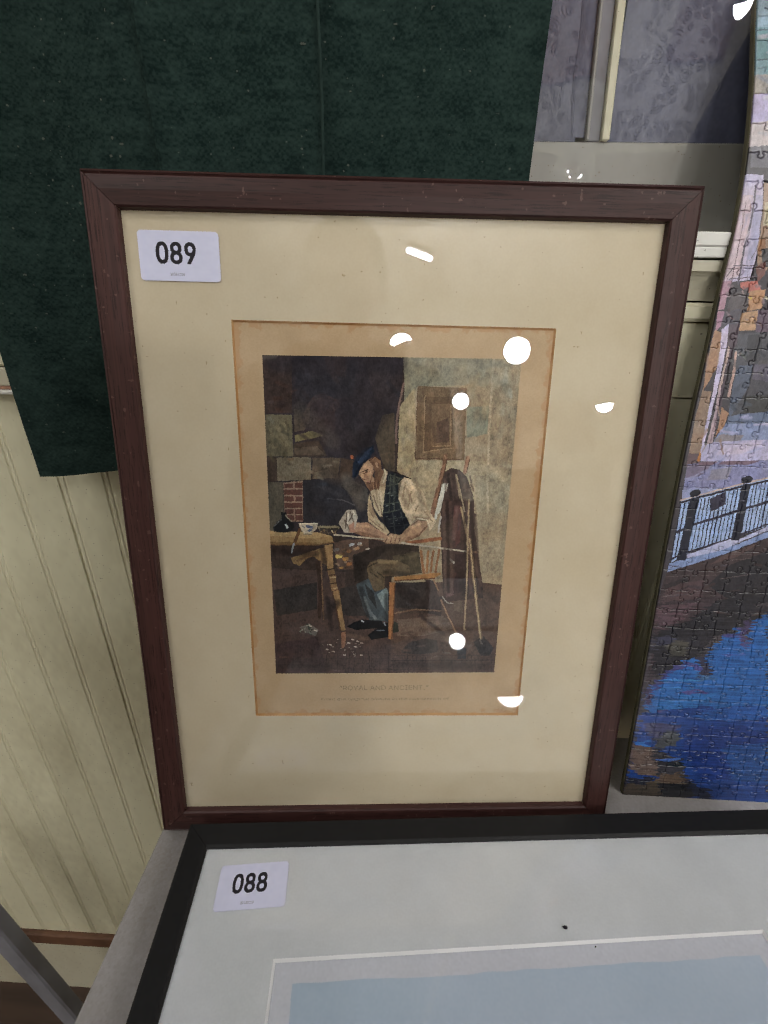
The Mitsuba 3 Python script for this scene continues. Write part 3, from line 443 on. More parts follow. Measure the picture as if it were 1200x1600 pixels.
    [-24, 88, 80, 64, 2441, 2990, 2589, 3032], [-73, 44, 36, 34, 2444, 2693, 2681, 2509], [-41, 40, 32, 32, 3007, 2862, 3042, 2654],
    [-26, 96, 72, 68, 2927, 3481, 2918, 3189], [-35, 48, 36, 36, 3070, 3434, 3117, 3040], [-48, 44, 34, 34, 2877, 3039, 2882, 2680],
    [-22, 90, 70, 62, 3121, 2977, 3197, 2733], [14, 128, 92, 62, 2620, 3064, 2654, 2855], [11, 132, 96, 62, 2688, 3064, 2681, 2861],
    [11, 128, 90, 60, 2735, 3064, 2717, 2861], [11, 124, 88, 60, 2790, 3077, 2763, 2861],
    [0, 150, 108, 64, 2375, 2809, 2729, 2849, 2813, 2859, 2808, 2836, 2755, 2800, 2381, 2776], [6, 88, 58, 40, 2388, 2773, 2755, 2797],
    [0, 146, 100, 62, 2334, 2758, 2389, 2758, 2377, 2482, 2358, 2164, 2335, 2171], [5, 100, 68, 46, 2389, 2745, 2368, 2171],
    [0, 54, 44, 42, 2671, 2782, 2746, 2782, 2826, 2562, 2843, 2408, 2708, 2442], [8, 132, 102, 76, 2749, 2782, 2797, 2680], [7, 138, 108, 82, 2826, 2575, 2991, 2231],
    [7, 110, 86, 68, 2388, 2440, 2596, 2482, 2830, 2466], [6, 146, 140, 130, 2843, 2608, 2888, 2549, 2938, 2542], [17, 124, 82, 56, 2493, 3144, 2793, 3188],
    [0, 162, 144, 115, 2140, 3605, 2172, 3488, 2219, 3408, 2278, 3318, 2330, 3248, 2284, 3196, 2230, 3273, 2137, 3343, 2126, 3458],
    [0, 168, 152, 124, 2150, 3625, 2225, 3674, 2283, 3665, 2272, 3384, 2223, 3403, 2172, 3488], [5, 118, 100, 80, 2226, 3645, 2237, 3528, 2257, 3409],
    [5, 120, 102, 82, 2178, 3586, 2228, 3448], [5, 134, 114, 90, 2141, 3448, 2239, 3308], [5, 126, 106, 84, 2146, 3368, 2269, 3268],
    [0, 34, 36, 42, 2164, 3605, 2184, 3468, 2268, 3349, 2298, 3268, 2239, 3348, 2172, 3458],
    [0, 32, 36, 41, 2309, 3795, 2347, 3802, 2454, 3761, 2404, 3712, 2401, 3558, 2440, 3450, 2514, 3315, 2436, 3226, 2358, 3215, 2293, 3298, 2262, 3384, 2283, 3665],
    [6, 36, 30, 32, 2347, 3802, 2454, 3763, 2520, 3729], [5, 66, 70, 62, 2319, 3771, 2424, 3743], [5, 66, 70, 62, 2297, 3675, 2397, 3695],
    [5, 66, 70, 62, 2288, 3602, 2400, 3612], [5, 66, 70, 62, 2275, 3508, 2429, 3529], [5, 66, 70, 62, 2276, 3429, 2460, 3460], [5, 66, 70, 62, 2287, 3349, 2491, 3380],
    [5, 66, 70, 62, 2328, 3781, 2323, 3548, 2317, 3288], [5, 66, 70, 62, 2366, 3781, 2361, 3548, 2386, 3248], [5, 66, 70, 62, 2399, 3588, 2431, 3450, 2454, 3269],
    [5, 96, 100, 94, 2307, 3607, 2323, 3610], [5, 96, 100, 94, 2360, 3617, 2375, 3620], [5, 96, 100, 94, 2336, 3587, 2352, 3590],
    [5, 96, 100, 94, 2295, 3493, 2310, 3496], [5, 96, 100, 94, 2347, 3509, 2363, 3512], [5, 96, 100, 94, 2389, 3588, 2405, 3591],
    [5, 96, 100, 94, 2340, 3359, 2356, 3362], [5, 96, 100, 94, 2394, 3359, 2409, 3362],
    [0, 26, 29, 36, 2267, 3409, 2430, 3460, 2514, 3315, 2436, 3226, 2358, 3215, 2293, 3298], [5, 48, 52, 52, 2297, 3369, 2481, 3390],
    [5, 48, 52, 52, 2354, 3429, 2377, 3228], [5, 46, 50, 52, 2431, 3430, 2464, 3269], [5, 44, 48, 50, 2317, 3298, 2492, 3320],
    [0, 180, 160, 130, 2401, 3702, 2454, 3755, 2522, 3732, 2601, 3648, 2641, 3587, 2663, 3471, 2750, 3351, 2728, 3301, 2690, 3265, 2669, 3361, 2568, 3380, 2514, 3315, 2442, 3460, 2401, 3568],
    [6, 140, 120, 94, 2463, 3705, 2438, 3549], [6, 138, 118, 92, 2513, 3628, 2488, 3470], [6, 132, 112, 88, 2612, 3550, 2557, 3450],
    [10, 196, 178, 148, 2482, 3724, 2540, 3686, 2581, 3589], [5, 120, 100, 80, 2568, 3380, 2666, 3371], [5, 136, 116, 92, 2634, 3451, 2716, 3351],
    [0, 150, 121, 95, 2514, 3308, 2579, 3368, 2667, 3351, 2671, 3290, 2598, 3208, 2457, 3161, 2397, 3187], [7, 112, 86, 68, 2668, 3310, 2593, 3213, 2477, 3161],
    [9, 172, 142, 112, 2532, 3300, 2609, 3330], [0, 148, 117, 94, 2006, 3335, 2132, 3336, 2232, 3266, 2313, 3212, 2280, 3171, 2152, 3194, 2006, 3241],
    [7, 112, 84, 66, 2015, 3241, 2152, 3191, 2270, 3166], [8, 168, 136, 108, 2045, 3317, 2142, 3297],
    [0, 150, 124, 98, 2270, 3160, 2338, 3240, 2418, 3218, 2449, 3161, 2398, 3133, 2300, 3140], [4, 104, 78, 62, 2318, 3207, 2290, 3145],
    [4, 104, 78, 62, 2357, 3217, 2334, 3145], [4, 104, 78, 62, 2397, 3207, 2374, 3140], [4, 104, 78, 62, 2427, 3187, 2408, 3140],
    [0, 152, 144, 130, 1866, 3331, 1910, 3407, 1948, 3455, 2016, 3457, 2037, 3387, 2027, 3327, 1996, 3236, 1918, 3241], [6, 92, 82, 72, 1939, 3427, 1928, 3286],
    [6, 92, 82, 72, 1972, 3437, 1996, 3347], [6, 92, 82, 72, 2006, 3427, 1958, 3347], [6, 92, 82, 72, 1919, 3357, 1967, 3266], [6, 92, 82, 72, 1986, 3317, 1976, 3246],
    [6, 186, 178, 164, 1953, 3417, 1948, 3327], [6, 184, 176, 160, 1997, 3447, 2011, 3407], [0, 150, 112, 92, 1957, 3307, 2006, 3347, 2011, 3241, 1967, 3241],
    [0, 150, 131, 106, 2243, 3816, 2301, 3807, 2283, 3665, 2227, 3674], [7, 186, 172, 146, 2271, 3818, 2291, 3780, 2263, 3703],
    [0, 154, 124, 98, 2045, 3776, 2071, 3836, 2129, 3904, 2181, 3873, 2170, 3760, 2220, 3703, 2189, 3652, 2149, 3644, 2113, 3681, 2078, 3738],
    [0, 108, 80, 60, 2129, 3907, 2194, 3939, 2244, 3901, 2245, 3828, 2273, 3804, 2235, 3703, 2226, 3653, 2178, 3643, 2150, 3623, 2109, 3681, 2140, 3702, 2192, 3712, 2196, 3760, 2181, 3837],
    [5, 70, 52, 42, 2087, 3802, 2129, 3819], [6, 66, 50, 42, 2109, 3793, 2122, 3798], [4, 110, 80, 66, 2065, 3788, 2081, 3735, 2113, 3726],
    [5, 88, 62, 52, 2119, 3702, 2151, 3706], [6, 176, 146, 116, 2071, 3807, 2087, 3750], [13, 156, 124, 98, 2206, 3873, 2212, 3846],
    [4, 96, 68, 54, 2218, 3884, 2225, 3842], [6, 136, 104, 80, 2177, 3808, 2158, 3722], [5, 136, 106, 82, 2224, 3789, 2206, 3703],
    [5, 80, 58, 46, 2196, 3808, 2187, 3664],
    [0, 27, 36, 51, 1990, 3738, 1998, 3871, 2035, 3939, 2101, 4003, 2177, 4032, 2183, 3978, 2131, 3910, 2065, 3845, 2037, 3757, 2012, 3735],
    [9, 40, 54, 74, 2045, 3883, 2101, 3958, 2157, 4005], [6, 20, 26, 38, 2012, 3744, 2054, 3845, 2129, 3912], [13, 152, 84, 50, 1989, 3934, 1992, 3924],
    [7, 156, 146, 130, 1823, 3221, 2162, 3186], [8, 158, 150, 136, 2445, 3144, 2779, 3099, 3056, 3063], [11, 110, 86, 70, 3056, 3063, 3146, 3055],
    [5, 158, 148, 130, 1830, 3225, 2270, 3178], [-25, 206, 188, 158, 2472, 3724, 2571, 3628], [-29, 146, 124, 98, 2428, 3588, 2488, 3470],
    [-25, 150, 128, 100, 2632, 3530, 2685, 3391], [-18, 120, 100, 78, 2549, 3390, 2676, 3376], [-19, 196, 178, 148, 2563, 3550, 2644, 3461],
    [-17, 140, 120, 96, 2464, 3666, 2525, 3530], [-21, 126, 106, 84, 2150, 3488, 2219, 3348], [-19, 186, 170, 142, 2235, 3625, 2256, 3508],
    [-13, 130, 112, 90, 2197, 3664, 2217, 3527], [-15, 176, 158, 128, 2190, 3378, 2278, 3298], [-39, 20, 22, 28, 2395, 3309, 2472, 3350],
    [-21, 56, 60, 58, 2348, 3723, 2370, 3587], [-19, 18, 20, 26, 2296, 3389, 2288, 3308], [-15, 22, 24, 28, 2415, 3714, 2390, 3558],
    [-17, 178, 146, 114, 2101, 3864, 2092, 3807], [-15, 120, 92, 72, 2101, 3779, 2130, 3741], [-19, 90, 66, 50, 2205, 3808, 2216, 3693],
    [-13, 124, 94, 72, 2176, 3912, 2233, 3884], [-11, 70, 52, 42, 2159, 3654, 2197, 3645], [-8, 58, 42, 36, 2101, 3815, 2122, 3800],
    [-11, 168, 138, 110, 2139, 3846, 2153, 3789], [-16, 180, 148, 116, 2522, 3289, 2590, 3320], [-18, 110, 84, 66, 2496, 3187, 2593, 3218],
    [-16, 176, 144, 114, 2035, 3307, 2132, 3297], [-18, 104, 78, 62, 2045, 3246, 2230, 3201], [-10, 176, 148, 118, 2338, 3212, 2397, 3197],
    [-8, 100, 76, 60, 2300, 3145, 2398, 3140], [-21, 44, 58, 80, 2054, 3883, 2129, 3968], [-17, 16, 22, 32, 2007, 3749, 2045, 3816],
    [-116, 40, 36, 42, 1353, 4714, 2367, 4714], [-101, 38, 34, 38, 2045, 4004, 2264, 4335], [-87, 64, 58, 56, 1553, 4326, 1822, 4058],
    [-79, 60, 52, 48, 1762, 3776, 2045, 3663], [-57, 82, 76, 70, 1931, 3749, 2073, 3487], [-54, 116, 112, 96, 2529, 4696, 2864, 4691],
    [-43, 112, 110, 96, 2992, 4734, 3320, 4718], [-46, 160, 148, 120, 2613, 3806, 2754, 3692], [-57, 158, 146, 120, 3161, 3834, 3375, 3743],
    [-34, 120, 108, 88, 2546, 3736, 2624, 3479], [-45, 126, 116, 96, 3336, 4240, 3339, 3904], [-24, 96, 80, 62, 2567, 4499, 2568, 3942],
    [-20, 126, 104, 80, 2878, 4429, 2899, 4013], [-25, 84, 68, 54, 2688, 4210, 2716, 4078], [-50, 52, 42, 40, 1268, 1896, 1742, 1865],
    [-51, 58, 46, 42, 2423, 1891, 3316, 1872], [-49, 104, 88, 76, 2464, 2334, 2812, 2320], [-38, 98, 82, 70, 2868, 2169, 2969, 2155],
    [-37, 60, 50, 46, 3239, 2655, 3368, 2575], [-49, 44, 38, 38, 1727, 2416, 1850, 2549], [-30, 92, 76, 66, 1946, 2213, 2119, 2171],
    [-31, 40, 34, 34, 1754, 2601, 1786, 2281], [-27, 52, 42, 40, 2635, 2415, 2866, 2225], [3, 60, 48, 44, 1275, 2077, 1254, 1811],
    [3, 60, 48, 44, 1356, 2060, 1337, 1811], [3, 60, 48, 44, 1437, 2044, 1420, 1810], [3, 60, 48, 44, 1520, 2077, 1502, 1810], [3, 60, 48, 44, 1601, 2060, 1585, 1809],
    [3, 60, 48, 44, 1683, 2043, 1668, 1809], [3, 60, 48, 44, 1766, 2076, 1751, 1809], [3, 60, 48, 44, 1847, 2059, 1835, 1808], [3, 60, 48, 44, 1930, 2042, 1918, 1808],
    [3, 60, 48, 44, 2012, 2075, 2001, 1807], [3, 60, 48, 44, 2094, 2058, 2085, 1807], [3, 60, 48, 44, 2177, 2041, 2169, 1806], [3, 60, 48, 44, 2259, 2074, 2252, 1806],
    [3, 60, 48, 44, 2342, 2057, 2336, 1805], [3, 62, 50, 46, 2384, 1990, 2394, 1812], [3, 62, 50, 46, 2480, 1970, 2491, 1812], [3, 62, 50, 46, 2575, 1989, 2588, 1811],
    [3, 62, 50, 46, 2672, 1969, 2685, 1811], [3, 62, 50, 46, 2767, 1988, 2782, 1810], [3, 62, 50, 46, 2865, 1968, 2879, 1810], [3, 62, 50, 46, 2960, 1988, 2977, 1809],
    [3, 62, 50, 46, 3058, 1967, 3074, 1809], [3, 62, 50, 46, 3153, 1987, 3172, 1808], [3, 62, 50, 46, 3251, 1967, 3269, 1808], [3, 62, 50, 46, 3347, 1986, 3367, 1807],
    [3, 62, 50, 46, 1248, 2022, 2421, 2009], [3, 64, 52, 48, 2371, 1990, 3372, 1992], [3, 62, 50, 46, 1246, 1966, 2422, 1953], [3, 64, 52, 48, 2372, 1939, 3376, 1941],
    [3, 62, 50, 46, 1243, 1910, 2423, 1896], [3, 64, 52, 48, 2373, 1888, 3379, 1889], [3, 62, 50, 46, 1241, 1854, 2424, 1839], [3, 64, 52, 48, 2374, 1837, 3383, 1838],
    [-19, 84, 70, 64, 2808, 3528, 2841, 3089, 2865, 2654], [-19, 40, 32, 31, 2843, 3528, 2874, 3089, 2896, 2654], [-19, 76, 62, 57, 2868, 3528, 2902, 3090, 2926, 2654],
    [-19, 42, 33, 32, 2994, 3529, 3032, 3090, 3061, 2654], [-19, 74, 58, 54, 3023, 3529, 3068, 3090, 3104, 2654], [-19, 40, 32, 31, 3058, 3529, 3104, 3090, 3141, 2654],
    [-19, 66, 52, 48, 3087, 3529, 3143, 3090, 3190, 2654], [-16, 92, 78, 70, 2810, 3739, 2826, 3634], [-16, 92, 78, 70, 2854, 3774, 2871, 3669],
    [-16, 92, 78, 70, 2912, 3763, 2929, 3658], [-16, 92, 78, 70, 2982, 3740, 3000, 3635], [-16, 92, 78, 70, 3034, 3647, 3052, 3541],
    [-18, 44, 36, 34, 2842, 3785, 2876, 3552], [-18, 42, 34, 33, 2940, 3774, 2984, 3493], [10, 132, 100, 78, 2810, 3933, 2790, 3802, 2737, 3551],
    [5, 88, 66, 52, 2822, 3922, 2802, 3802, 2751, 3551], [11, 140, 106, 82, 3009, 3924, 2990, 3804], [5, 92, 70, 56, 3020, 3918, 3004, 3804],
    [6, 150, 118, 92, 2800, 3950, 2811, 3922], [6, 150, 118, 92, 3011, 3944, 3007, 3918], [7, 128, 114, 94, 2909, 3780, 2953, 3635, 3004, 3445],
    [6, 150, 134, 108, 3072, 3776, 3100, 3434], [-8, 150, 136, 112, 2914, 3774, 2927, 3740], [7, 140, 122, 96, 3039, 3553, 3047, 3251, 3064, 2759, 3067, 2265],
    [5, 158, 138, 108, 3065, 3190, 3125, 2811, 3236, 2168], [4, 96, 80, 62, 3075, 3190, 3138, 2811, 3248, 2168], [5, 96, 92, 86, 1695, 3271, 1702, 3246],
    [4, 130, 104, 70, 1704, 3244, 1711, 3251], [6, 70, 60, 50, 1713, 3243, 1720, 3237], [5, 70, 60, 50, 1723, 3240, 1730, 3239],
    [5, 130, 104, 70, 1732, 3263, 1739, 3246], [5, 70, 60, 50, 1742, 3253, 1748, 3228], [5, 96, 92, 86, 1751, 3263, 1758, 3257], [6, 70, 60, 50, 1760, 3269, 1767, 3235],
    [4, 96, 92, 86, 1769, 3240, 1776, 3231], [3, 70, 60, 50, 1779, 3244, 1786, 3239], [6, 70, 60, 50, 1788, 3240, 1795, 3233], [5, 158, 146, 120, 1797, 3255, 1804, 3259],
    [5, 158, 146, 120, 1807, 3259, 1813, 3235], [5, 130, 104, 70, 1816, 3233, 1823, 3247], [5, 96, 92, 86, 1825, 3236, 1832, 3254],
    [3, 130, 104, 70, 1834, 3232, 1842, 3259], [0, 128, 110, 98, 1915, 2120, 1928, 2124, 1926, 2111], [0, 128, 110, 98, 1787, 2045, 1801, 2049, 1798, 2037],
    [0, 128, 110, 98, 1962, 2063, 1975, 2067, 1973, 2054], [0, 164, 152, 142, 1789, 2091, 1803, 2095, 1800, 2083], [0, 164, 152, 142, 1842, 2165, 1855, 2169, 1853, 2157],
    [0, 128, 110, 98, 2011, 2122, 2025, 2126, 2022, 2114], [0, 128, 110, 98, 2002, 1995, 2016, 1999, 2013, 1986], [0, 164, 152, 142, 2000, 1985, 2014, 1990, 2012, 1977],
    [0, 164, 152, 142, 1946, 2079, 1960, 2083, 1958, 2071], [0, 164, 152, 142, 1907, 2052, 1921, 2056, 1919, 2043],
    [0, 164, 152, 142, 1752, 2024, 1766, 2028, 1764, 2016], [0, 164, 152, 142, 1737, 2112, 1751, 2116, 1748, 2103], [0, 128, 110, 98, 1912, 2008, 1925, 2012, 1923, 1999],
    [0, 128, 110, 98, 1826, 2132, 1840, 2136, 1837, 2124], [0, 164, 152, 142, 2053, 2088, 2066, 2093, 2064, 2080], [0, 54, 44, 40, 1741, 2015, 1754, 2019, 1752, 2007],
    [0, 164, 152, 142, 1981, 2032, 1995, 2036, 1992, 2024], [0, 128, 110, 98, 1699, 2111, 1713, 2115, 1710, 2102], [0, 54, 44, 40, 1751, 2036, 1764, 2040, 1762, 2028],
    [0, 54, 44, 40, 1754, 1987, 1768, 1992, 1765, 1979], [0, 128, 110, 98, 2041, 2115, 2055, 2119, 2052, 2106], [0, 128, 110, 98, 1866, 2072, 1879, 2076, 1877, 2063],
    [0, 96, 104, 92, 1561, 2244, 1580, 2251, 1573, 2232], [0, 140, 140, 128, 1496, 2269, 1516, 2276, 1508, 2257], [0, 140, 140, 128, 1521, 2281, 1541, 2287, 1533, 2268],
    [0, 54, 52, 46, 1579, 2255, 1598, 2262, 1591, 2243], [0, 54, 52, 46, 1586, 2269, 1605, 2276, 1597, 2257], [0, 54, 52, 46, 1594, 2275, 1614, 2281, 1606, 2262],
    [0, 140, 140, 128, 1543, 2312, 1563, 2319, 1555, 2300], [0, 96, 104, 92, 1483, 2258, 1502, 2265, 1495, 2246], [0, 96, 104, 92, 1480, 2252, 1500, 2258, 1492, 2239],
    [0, 96, 104, 92, 1574, 2226, 1594, 2232, 1586, 2213], [0, 96, 104, 92, 1524, 2303, 1544, 2310, 1536, 2291], [0, 140, 140, 128, 1563, 2321, 1583, 2328, 1575, 2309],
    [0, 54, 52, 46, 1583, 2218, 1603, 2224, 1595, 2205], [0, 140, 140, 128, 1528, 2247, 1548, 2254, 1540, 2235], [3, 96, 100, 104, 1291, 3297, 1328, 3339, 1357, 3363],
    [5, 196, 188, 170, 1514, 3323, 1680, 3324], [5, 118, 106, 88, 1555, 3222, 1622, 3222], [-10, 120, 112, 96, 1644, 3305, 1625, 3238],
    [-9, 182, 152, 122, 2311, 3202, 2321, 3194], [-9, 182, 152, 122, 2343, 3217, 2353, 3209], [-9, 182, 152, 122, 2372, 3215, 2382, 3207],
    [-9, 182, 152, 122, 2403, 3207, 2413, 3199], [4, 204, 188, 160, 2573, 3380, 2667, 3361, 2694, 3290], [3, 150, 132, 106, 2142, 3348, 2230, 3276],
    [3, 98, 78, 62, 2527, 3308, 2584, 3360, 2657, 3351], [2, 80, 86, 80, 2296, 3389, 2312, 3393], [2, 84, 88, 74, 2310, 3761, 2314, 3723],
    [2, 80, 86, 80, 2318, 3359, 2333, 3363], [2, 84, 88, 74, 2325, 3758, 2330, 3717], [2, 80, 86, 80, 2340, 3329, 2355, 3333], [2, 84, 88, 74, 2340, 3754, 2345, 3712],
    [2, 80, 86, 80, 2360, 3389, 2376, 3393], [2, 84, 88, 74, 2356, 3750, 2360, 3706], [2, 80, 86, 80, 2382, 3359, 2398, 3363], [2, 84, 88, 74, 2371, 3747, 2376, 3700],
    [2, 80, 86, 80, 2404, 3329, 2420, 3333], [2, 84, 88, 74, 2386, 3743, 2391, 3695], [2, 80, 86, 80, 2424, 3390, 2440, 3394], [2, 84, 88, 74, 2401, 3739, 2406, 3689],
    [3, 52, 36, 30, 2138, 3900, 2193, 3935, 2240, 3901], [3, 134, 104, 80, 2148, 3836, 2144, 3793], [3, 84, 62, 50, 2084, 3786, 2101, 3783],
    [3, 60, 42, 36, 2079, 3800, 2120, 3819], [4, 188, 158, 126, 2065, 3786, 2077, 3742], [4, 150, 112, 92, 2113, 3712, 2144, 3710],
    [3, 70, 50, 40, 2116, 3695, 2149, 3698], [3, 96, 70, 54, 2144, 3680, 2151, 3637], [3, 96, 70, 54, 2154, 3721, 2161, 3664], [3, 96, 70, 54, 2163, 3683, 2170, 3651],
    [3, 132, 102, 78, 2173, 3711, 2180, 3647], [3, 96, 70, 54, 2182, 3707, 2189, 3665], [3, 96, 70, 54, 2192, 3703, 2199, 3643],
    [3, 132, 102, 78, 2201, 3706, 2208, 3668], [3, 78, 58, 46, 2211, 3704, 2218, 3640], [3, 78, 58, 46, 2220, 3728, 2227, 3656],
]
